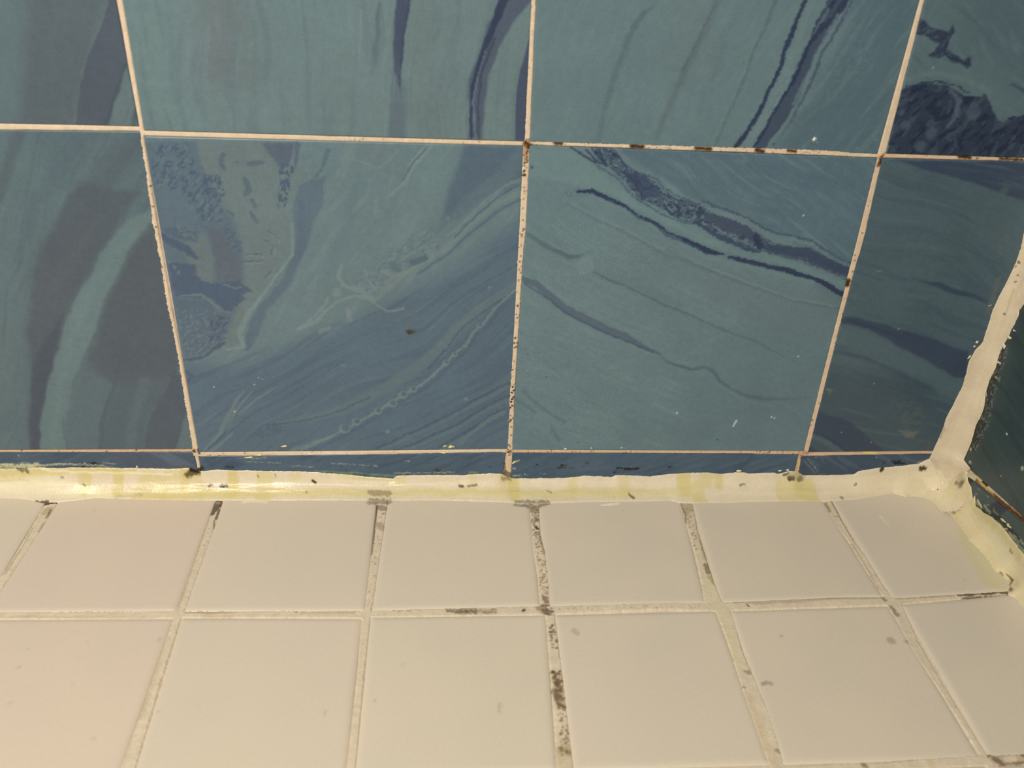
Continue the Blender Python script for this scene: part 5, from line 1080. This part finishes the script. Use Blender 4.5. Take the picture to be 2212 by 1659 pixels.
def paint_bead1(c):
    c.stroke([(200, 1066), (450, 1067), (900, 1064), (1300, 1066), (1500, 1070)], [10, 16, 12, 16, 10], CY, [.3, .75, .7, .6, .4], soft=1.6, wob=((14, 1.0), (4, .5)))
    c.stroke([(-40, 1022), (40, 1022), (150, 1016), (300, 1016)], [16, 14, 8, 6], CY, .8, soft=.8, wob=((8, .8), (2, .5)))
    c.stroke([(0, 1045), (120, 1045), (240, 1070)], 30, (236, 220, 174), .5, soft=3)
    for x, y0, y1, w, a in ((190, 1022, 1048, 34, .6), (262, 1015, 1056, 26, .75), (405, 1020, 1050, 24, .7), (508, 1018, 1060, 30, .75), (575, 1030, 1070, 40, .5), (1108, 1036, 1070, 26, .8), (1085, 1030, 1040, 20, .5), (1235, 1033, 1055, 24, .4), (1345, 1032, 1060, 30, .35), (1472, 1026, 1050, 36, .75), (1548, 1026, 1048, 20, .6), (1500, 1062, 1080, 40, .5), (1716, 1022, 1065, 22, .75), (1738, 1058, 1080, 40, .7), (1690, 1066, 1072, 60, .5), (1520, 1026, 1030, 40, .5), (400, 1062, 1074, 120, .4), (640, 1022, 1024, 30, .3), (1020, 1028, 1036, 24, .3), (330, 1070, 1078, 90, .5), (860, 1030, 1034, 40, .35)):
        c.stroke([(x, y0), (x, y1)], w, CY, a, soft=1.3, wob=((6, 1.0), (2, .4)))
    c.stroke([(100, 1014), (200, 1018), (300, 1020), (380, 1022)], 3, (246, 232, 190), .6, soft=.3, wob=((10, .4),))
    c.stroke([(720, 1027), (800, 1031), (852, 1036)], 3, (246, 228, 180), .7, soft=.3)
    c.stroke([(720, 1024), (852, 1038)], 5, (206, 190, 120), .5, soft=.5)
    c.poly([(1850, 1030), (1990, 1010), (2060, 1040), (2060, 1070), (1850, 1075), (1760, 1060)], (226, 206, 164), .5, soft=3)
    br = (84, 66, 36)
    c.poly([(402, 1026), (416, 1013), (436, 1014), (438, 1024), (424, 1025), (412, 1030)], br, .85, soft=.6, wob=RAG)
    c.stroke([(418, 1013), (434, 1016)], 8, (36, 28, 14), .95, soft=.35, wob=RAG)
    for P, w, k in (([(481, 1047), (495, 1048)], 7, .9), ([(456, 1047), (463, 1046)], 4, .7), ([(678, 1037), (684, 1041)], 5, .95), ([(95, 1088), (120, 1085)], 6, .9), ([(560, 1025), (562, 1029)], 2.5, .6), ([(598, 1024), (599, 1030)], 2.5, .5), ([(666, 1063)], 3, .6), ([(993, 1050), (1000, 1051)], 5, .7), ([(1010, 1050), (1030, 1047)], 4, .5), ([(1353, 1070), (1362, 1077)], 5, .6), ([(1697, 1034), (1707, 1032)], 8, .8), ([(1718, 1034), (1724, 1030)], 10, .5), ([(1685, 1027), (1695, 1024)], 4, .6), ([(1890, 1015), (1894, 1013)], 6, .95), ([(1972, 1012), (1984, 1015)], 5, .9), ([(1592, 1048), (1602, 1046)], 4, .5), ([(1837, 1050), (1842, 1047)], 3.5, .5), ([(1180, 1063), (1188, 1067)], 3, .4), ([(1800, 1076), (1806, 1078)], 3, .5), ([(1986, 1067), (1996, 1072)], 5, .5), ([(188, 1043), (192, 1045)], 4, .5), ([(140, 1028), (145, 1029)], 3, .5)):
        c.stroke(P, w, (58, 46, 28), k, soft=.35, wob=((1.5, .5),))
    c.stroke([(800, 1066), (842, 1068)], 11, (150, 132, 96), .75, soft=.6, wob=RAG); c.stroke([(800, 1085), (842, 1084)], 12, (140, 122, 90), .8, soft=.5, wob=RAG)
    c.stroke([(1112, 1086), (1180, 1086)], 7, (124, 110, 80), .7, soft=.6, wob=RAG); c.stroke([(1085, 1032), (1100, 1036)], 9, (130, 116, 78), .65, soft=.7, wob=RAG)
    c.stroke([(1700, 1028), (1728, 1026)], 14, (150, 138, 104), .4, soft=.9, wob=RAG); c.stroke([(260, 1072), (310, 1070)], 5, (196, 178, 124), .6, soft=.5, wob=RAG)
    c.stroke([(300, 1068), (316, 1066)], 3, (150, 138, 104), .5, soft=.4, wob=RAG)
    c.stroke([(0, 1035), (70, 1034)], 3, (206, 188, 140), .6, soft=.4); c.stroke([(50, 1010), (70, 1012)], 8, (70, 66, 44), .6, soft=.5, wob=RAG)
P = np.stack([s, zz, zt], 1); Q = np.stack([s, yb, zz], 1); C0 = np.stack([s, zz, zz], 1)
bead('trim_1', s, P, Q, C0, (0, -1, 0), (0, 0, 1), .16, CR, paint_bead1, px_bead1, 'yellow stained silicone caulk bead between the blue wall and the floor', 811)

lE = [(2330, 230), (2270, 350), (2235, 440), (2211, 506), (2205, 536), (2190, 578), (2165, 627), (2144, 669), (2134, 704), (2123, 739), (2107, 756), (2093, 781), (2086, 809), (2079, 833), (2060, 872), (2043, 905), (2036, 928), (2022, 959), (2011, 984), (1999, 1005), (1996, 1020), (2000, 1040)]
rE = [(2330, 440), (2270, 545), (2235, 615), (2212, 657), (2202, 671), (2200, 683), (2188, 707), (2176, 732), (2162, 756), (2155, 777), (2151, 795), (2137, 823), (2130, 847), (2127, 875), (2120, 896), (2107, 921), (2099, 952), (2088, 980), (2082, 993), (2096, 1012), (2106, 1026), (2092, 1030), (2090, 1040)]
LW = np.array([on_back(*p) for p in lE])[::-1]; RW = np.array([on_right(*p) for p in rE])[::-1]
s = np.arange(.002, ZT - .002, .0006)
o_ = np.argsort(LW[:, 1]); LW = LW[o_]; o_ = np.argsort(RW[:, 1]); RW = RW[o_]
xl = np.interp(s, LW[:, 1], LW[:, 0]) + jagged(s, .00022, 821)
yr = -np.interp(s, RW[:, 1], RW[:, 0]) + jagged(s, .0003, 823)
lw = .0150 + .008 * sstep(.018, .04, s)
xl = np.clip(xl, XR - lw, XR - .004); yr = np.clip(yr, -lw, -.005)
zz = np.zeros_like(s)
def px_bead2(x, y):
    z = on_back(x, y)[1]
    a = np.interp(y, [p[1] for p in lE], [p[0] for p in lE]); b = np.interp(y, [p[1] for p in rE], [p[0] for p in rE])
    t = (x - a) / (b - a)
    return np.array([z, t * .013])
def paint_bead2(c):
    for p, w in (((2203, 590), 5), ((2202, 565), 8), ((2198, 604), 5), ((2195, 575), 4), ((2171, 672), 6)): c.stroke([p], w, (92, 78, 54), .75, soft=.35, wob=((1.5, .4),))
    c.stroke([(2194, 620), (2186, 645), (2175, 668)], 2.5, (188, 164, 116), .7, soft=.3)
    c.stroke([(2075, 893), (2085, 896)], 2, (196, 178, 146), .6, soft=.3)
    c.stroke([(2012, 985), (2030, 985)], 30, (186, 176, 150), .25, soft=1.6, wob=RAG); c.stroke([(2007, 995), (2012, 1005)], 20, (170, 164, 142), .3, soft=1.2, wob=RAG)
    c.stroke([(1996, 1004), (2000, 1010)], 8, (52, 56, 54), .9, soft=.4, wob=RAG)
    c.stroke([(2085, 1020), (2080, 1035)], 16, (150, 150, 132), .5, soft=1, wob=RAG)
    c.stroke([(2036, 920), (2030, 945)], 5, (150, 138, 108), .5, soft=.4, wob=RAG)
P = np.stack([xl, zz, s], 1); Q = np.stack([zz + XR, yr, s], 1); C0 = np.stack([zz + XR, zz, s], 1)
bead('trim_2', s, P, Q, C0, (0, -1, 0), (-1, 0, 0), .22, (212, 191, 156), paint_bead2, px_bead2, 'cream silicone caulk bead running up the corner of the two tiled walls', 831)

uE = [(2081, 995), (2090, 1031), (2090, 1037), (2098, 1054), (2106, 1070), (2101, 1081), (2107, 1092), (2124, 1106), (2142, 1117), (2159, 1131), (2171, 1144), (2186, 1165), (2208, 1193), (2230, 1218), (2300, 1300)]
dE = [(2020, 1075), (2040, 1098), (2062, 1120), (2080, 1143), (2093, 1167), (2116, 1188), (2128, 1203), (2148, 1232), (2164, 1242), (2177, 1255), (2181, 1268), (2177, 1284), (2191, 1291), (2212, 1314), (2240, 1350), (2300, 1430)]
UW = np.array([on_right(*p) for p in uE]); DW = np.array([on_floor(*p) for p in dE])
o_ = np.argsort(UW[:, 0]); UW = UW[o_]; DWs = DW[np.argsort(-DW[:, 1])]
s = np.arange(.001, -YF - .001, .0006)
zu = np.interp(s, UW[:, 0], UW[:, 1]) + jagged(s, .0003, 841)
xd = np.interp(s, -DWs[:, 1], DWs[:, 0]) + jagged(s, .00025, 843)
zu = np.clip(zu, .008, .028); xd = np.clip(xd, XR - .024, XR - .004)
zz = np.zeros_like(s)
def px_bead3(x, y):
    cx = np.interp(y, [p[1] for p in uE], [p[0] for p in uE]); dx = np.interp(y, [p[1] for p in dE], [p[0] for p in dE])
    # along: depth of the mean of the two edges; across: from wall edge to floor edge
    f = on_floor((cx + dx) / 2, y)
    t = np.clip((cx - x) / max(cx - dx, 1.0), -.2, 1.2)
    return np.array([-on_floor(x, y)[1] if t > .5 else on_right(x, y)[0], t * .013])
def paint_bead3(c):
    c.stroke([(2080, 1110), (2110, 1140), (2150, 1200), (2195, 1260)], 22, (226, 204, 152), [0, .6, .6, .6], soft=2, wob=((6, .8),))
    c.stroke([(2095, 1075), (2130, 1112), (2170, 1155), (2205, 1200)], 12, (196, 180, 124), [.2, .7, .7, .7], soft=1.2, wob=RAG)
    c.stroke([(2150, 1160), (2185, 1210)], 26, (216, 202, 160), .5, soft=2, wob=RAG)
    c.stroke([(2060, 1112), (2078, 1130)], 5, CY, .6, soft=.8, wob=RAG)
    for P_, w, a in (([(2183, 1246), (2194, 1258)], 3, .8), ([(2194, 1258), (2201, 1262)], 4, .8), ([(2182, 1265), (2192, 1262)], 6, .6), ([(2183, 1272), (2188, 1278)], 7, .6), ([(2079, 1045), (2082, 1047)], 5, .9), ([(2070, 1045), (2080, 1055)], 3, .6), ([(2162, 1238), (2168, 1244)], 3, .5), ([(2186, 1187), (2191, 1193)], 3, .5), ([(2058, 1107), (2066, 1113)], 3, .6), ([(2038, 1086), (2041, 1088)], 3, .7)):
        c.stroke(P_, w, (84, 68, 40), a, soft=.4, wob=((1.5, .5),))
    c.stroke([(2078, 1020), (2080, 1050)], 12, (160, 152, 124), .4, soft=1.2, wob=RAG)
P = np.stack([zz + XR, -s, zu], 1); Q = np.stack([xd, -s, zz], 1); C0 = np.stack([zz + XR, -s, zz], 1)
b3 = bead('trim_3', s, P, Q, C0, (-1, 0, 0), (0, 0, 1), .2, (214, 194, 150), paint_bead3, px_bead3, 'yellowed caulk bead along the floor beneath the tiled side wall', 851)

# the lump of caulk where the three beads meet
nb = 90
a_, b_ = np.meshgrid(np.linspace(.004, math.pi / 2 - .004, nb), np.linspace(.004, math.pi / 2 - .004, nb))
a_ = a_.ravel(); b_ = b_.ravel()
ad = np.stack([np.cos(b_) * np.cos(a_), np.cos(b_) * np.sin(a_), np.sin(b_)], 1)      # towards -x, -y, +z
EX = (.0150, .0125, .0200)                     # reach along x, y (vertical bead) and so on
def solid(p):
    x, y, z = np.maximum(p[:, 0], 1e-9), np.maximum(p[:, 1], 1e-9), np.maximum(p[:, 2], 1e-9)
    e = .66
    f1 = 1 - ((y / .0125) ** e + (z / .0190) ** e)         # along the back wall
    f2 = 1 - ((x / .0160) ** e + (y / .0150) ** e)         # up the corner
    f3 = 1 - ((x / .0165) ** e + (z / .0190) ** e)         # along the right wall
    k = 5.0
    return np.log(np.exp(k * f1) + np.exp(k * f2) + np.exp(k * f3)) / k - .04
lo_ = np.full(len(a_), .0005); hi_ = np.full(len(a_), .06)
for _ in range(30):
    m_ = (lo_ + hi_) / 2
    ins = solid(ad * m_[:, None]) > 0
    lo_ = np.where(ins, m_, lo_); hi_ = np.where(ins, hi_, m_)
rr = lo_ + .0004 * fbm(a_ * 4, b_ * 4, 3, 861) + .0004 - .0012 * sstep(.018, .032, lo_)
Pn = np.stack([XR - ad[:, 0] * rr, -ad[:, 1] * rr, ad[:, 2] * rr], 1)
ql = grid_quads(nb, nb)
ql = ql[(rr[ql].max(1) < .034)]
def px_lump(x, y):
    return np.array([(x - 2000) * .0003, (y - 1000) * .0003])
cl = Canvas(a_ * .012, b_ * .012, px_lump, (217, 198, 158), 5)
cl.c *= (1 + .03 * fbm(a_ * 4, b_ * 4, 3, 863))[:, None]
for (ax_, bx_, r_, cc, al) in ((.75, .62, .20, (206, 176, 128), .5), (.62, .40, .035, (70, 54, 34), .8), (.78, .36, .035, (60, 46, 30), .8), (.50, .34, .07, (186, 162, 118), .6), (1.3, .85, .2, (186, 174, 146), .3), (.2, .9, .2, (186, 176, 150), .3), (1.38, .5, .04, (50, 42, 26), .8)):
    k_ = sstep(r_, r_ * .4, np.hypot(a_ - ax_, b_ - bx_) + .03 * fbm(a_ * 12, b_ * 12, 2, 865))
    cl.c += (np.array(cc) / 255. - cl.c) * (k_ * al)[:, None]
lump = mesh_np('corner_lump', Pn, ql, cl.linear(KF), M_CAULK, bpy.data.objects['trim_2'])

# ------------------------------------------------------------------ loose flakes and smears of caulk stuck to the tiles
def flake(parent, place, mapper, px, py, w, h, ang, colr, seed, thick=.0005):
    r_ = np.random.RandomState(seed)
    c0 = mapper(px, py); sx = np.linalg.norm(mapper(px + 1, py) - c0); sy = np.linalg.norm(mapper(px, py + 1) - c0)
    k = 10
    th = np.arange(k) / k * 2 * math.pi
    R = .35 + .95 * r_.rand(k)
    pu = np.cos(th) * R * w / 2; pv = np.sin(th) * R * h / 2
    U = (pu * math.cos(ang) - pv * math.sin(ang)) * sx; V = (pu * math.sin(ang) + pv * math.cos(ang)) * sy
    u = np.concatenate([c0[0] + U, c0[0] + U * .7, [c0[0]]]); v = np.concatenate([c0[1] + V, c0[1] + V * .7, [c0[1]]])
    d = np.concatenate([np.full(k, .0003), -thick * (.5 + .5 * r_.rand(k)), [-thick]])
    X = place(u, v, d)
    q = [(i, (i + 1) % k, k + (i + 1) % k) for i in range(k)] + [(i, k + (i + 1) % k, k + i) for i in range(k)] + [(k + i, k + (i + 1) % k, 2 * k) for i in range(k)]
    C = np.tile(lin(np.array(colr) / 255.) * KF, (len(X), 1))
    return mesh_np('caulk_flake', X, q, C, M_CAULK, parent)
yl = (226, 208, 140); cr = (224, 206, 172)
for i, (x, y, w, h, a, cc) in enumerate(((614, 964, 20, 6, .1, yl), (976, 965, 14, 8, .2, yl), (962, 963, 10, 3, .4, yl), (958, 978, 22, 6, .05, yl), (560, 983, 20, 4, .05, yl), (538, 988, 26, 3, .05, yl),
        (1222, 970, 6, 3, .2, cr), (1278, 968, 5, 3, .2, cr), (1110, 999, 16, 4, .5, yl), (296, 1009, 6, 12, 0, cr), (2111, 739, 8, 7, .3, cr), (2105, 748, 9, 4, .4, cr), (2093, 772, 14, 5, 1.0, cr),
        (1758, 301, 7, 9, .3, (236, 230, 216)), (2139, 660, 9, 6, .5, (150, 146, 124)), (1684, 1017, 9, 4, .1, yl), (1596, 1018, 12, 5, .1, yl), (1702, 1015, 7, 5, .2, yl))):
    flake(wall_back, to_back, on_back, x, y, w, h, a, cc, 900 + i)
for i, (x, y, w, h, a, cc) in enumerate(((2167, 1124, 16, 9, .5, (206, 190, 130)), (2178, 1136, 14, 9, .6, (206, 190, 130)), (2172, 1142, 10, 5, .6, (190, 176, 120)), (2116, 1088, 16, 6, -.4, (190, 176, 122)),
        (2190, 714, 7, 6, .2, cr), (2181, 730, 12, 10, .5, cr), (2168, 745, 10, 16, .3, cr), (2157, 783, 12, 8, .2, cr), (2152, 815, 7, 6, .2, (160, 152, 128)), (2130, 850, 8, 12, .2, (170, 160, 134)), (2208, 1012, 12, 9, .3, (150, 142, 110)), (2097, 971, 5, 8, 0, (170, 160, 134)))):
    flake(wall_right, to_right, on_right, x, y, w, h, a, cc, 940 + i)
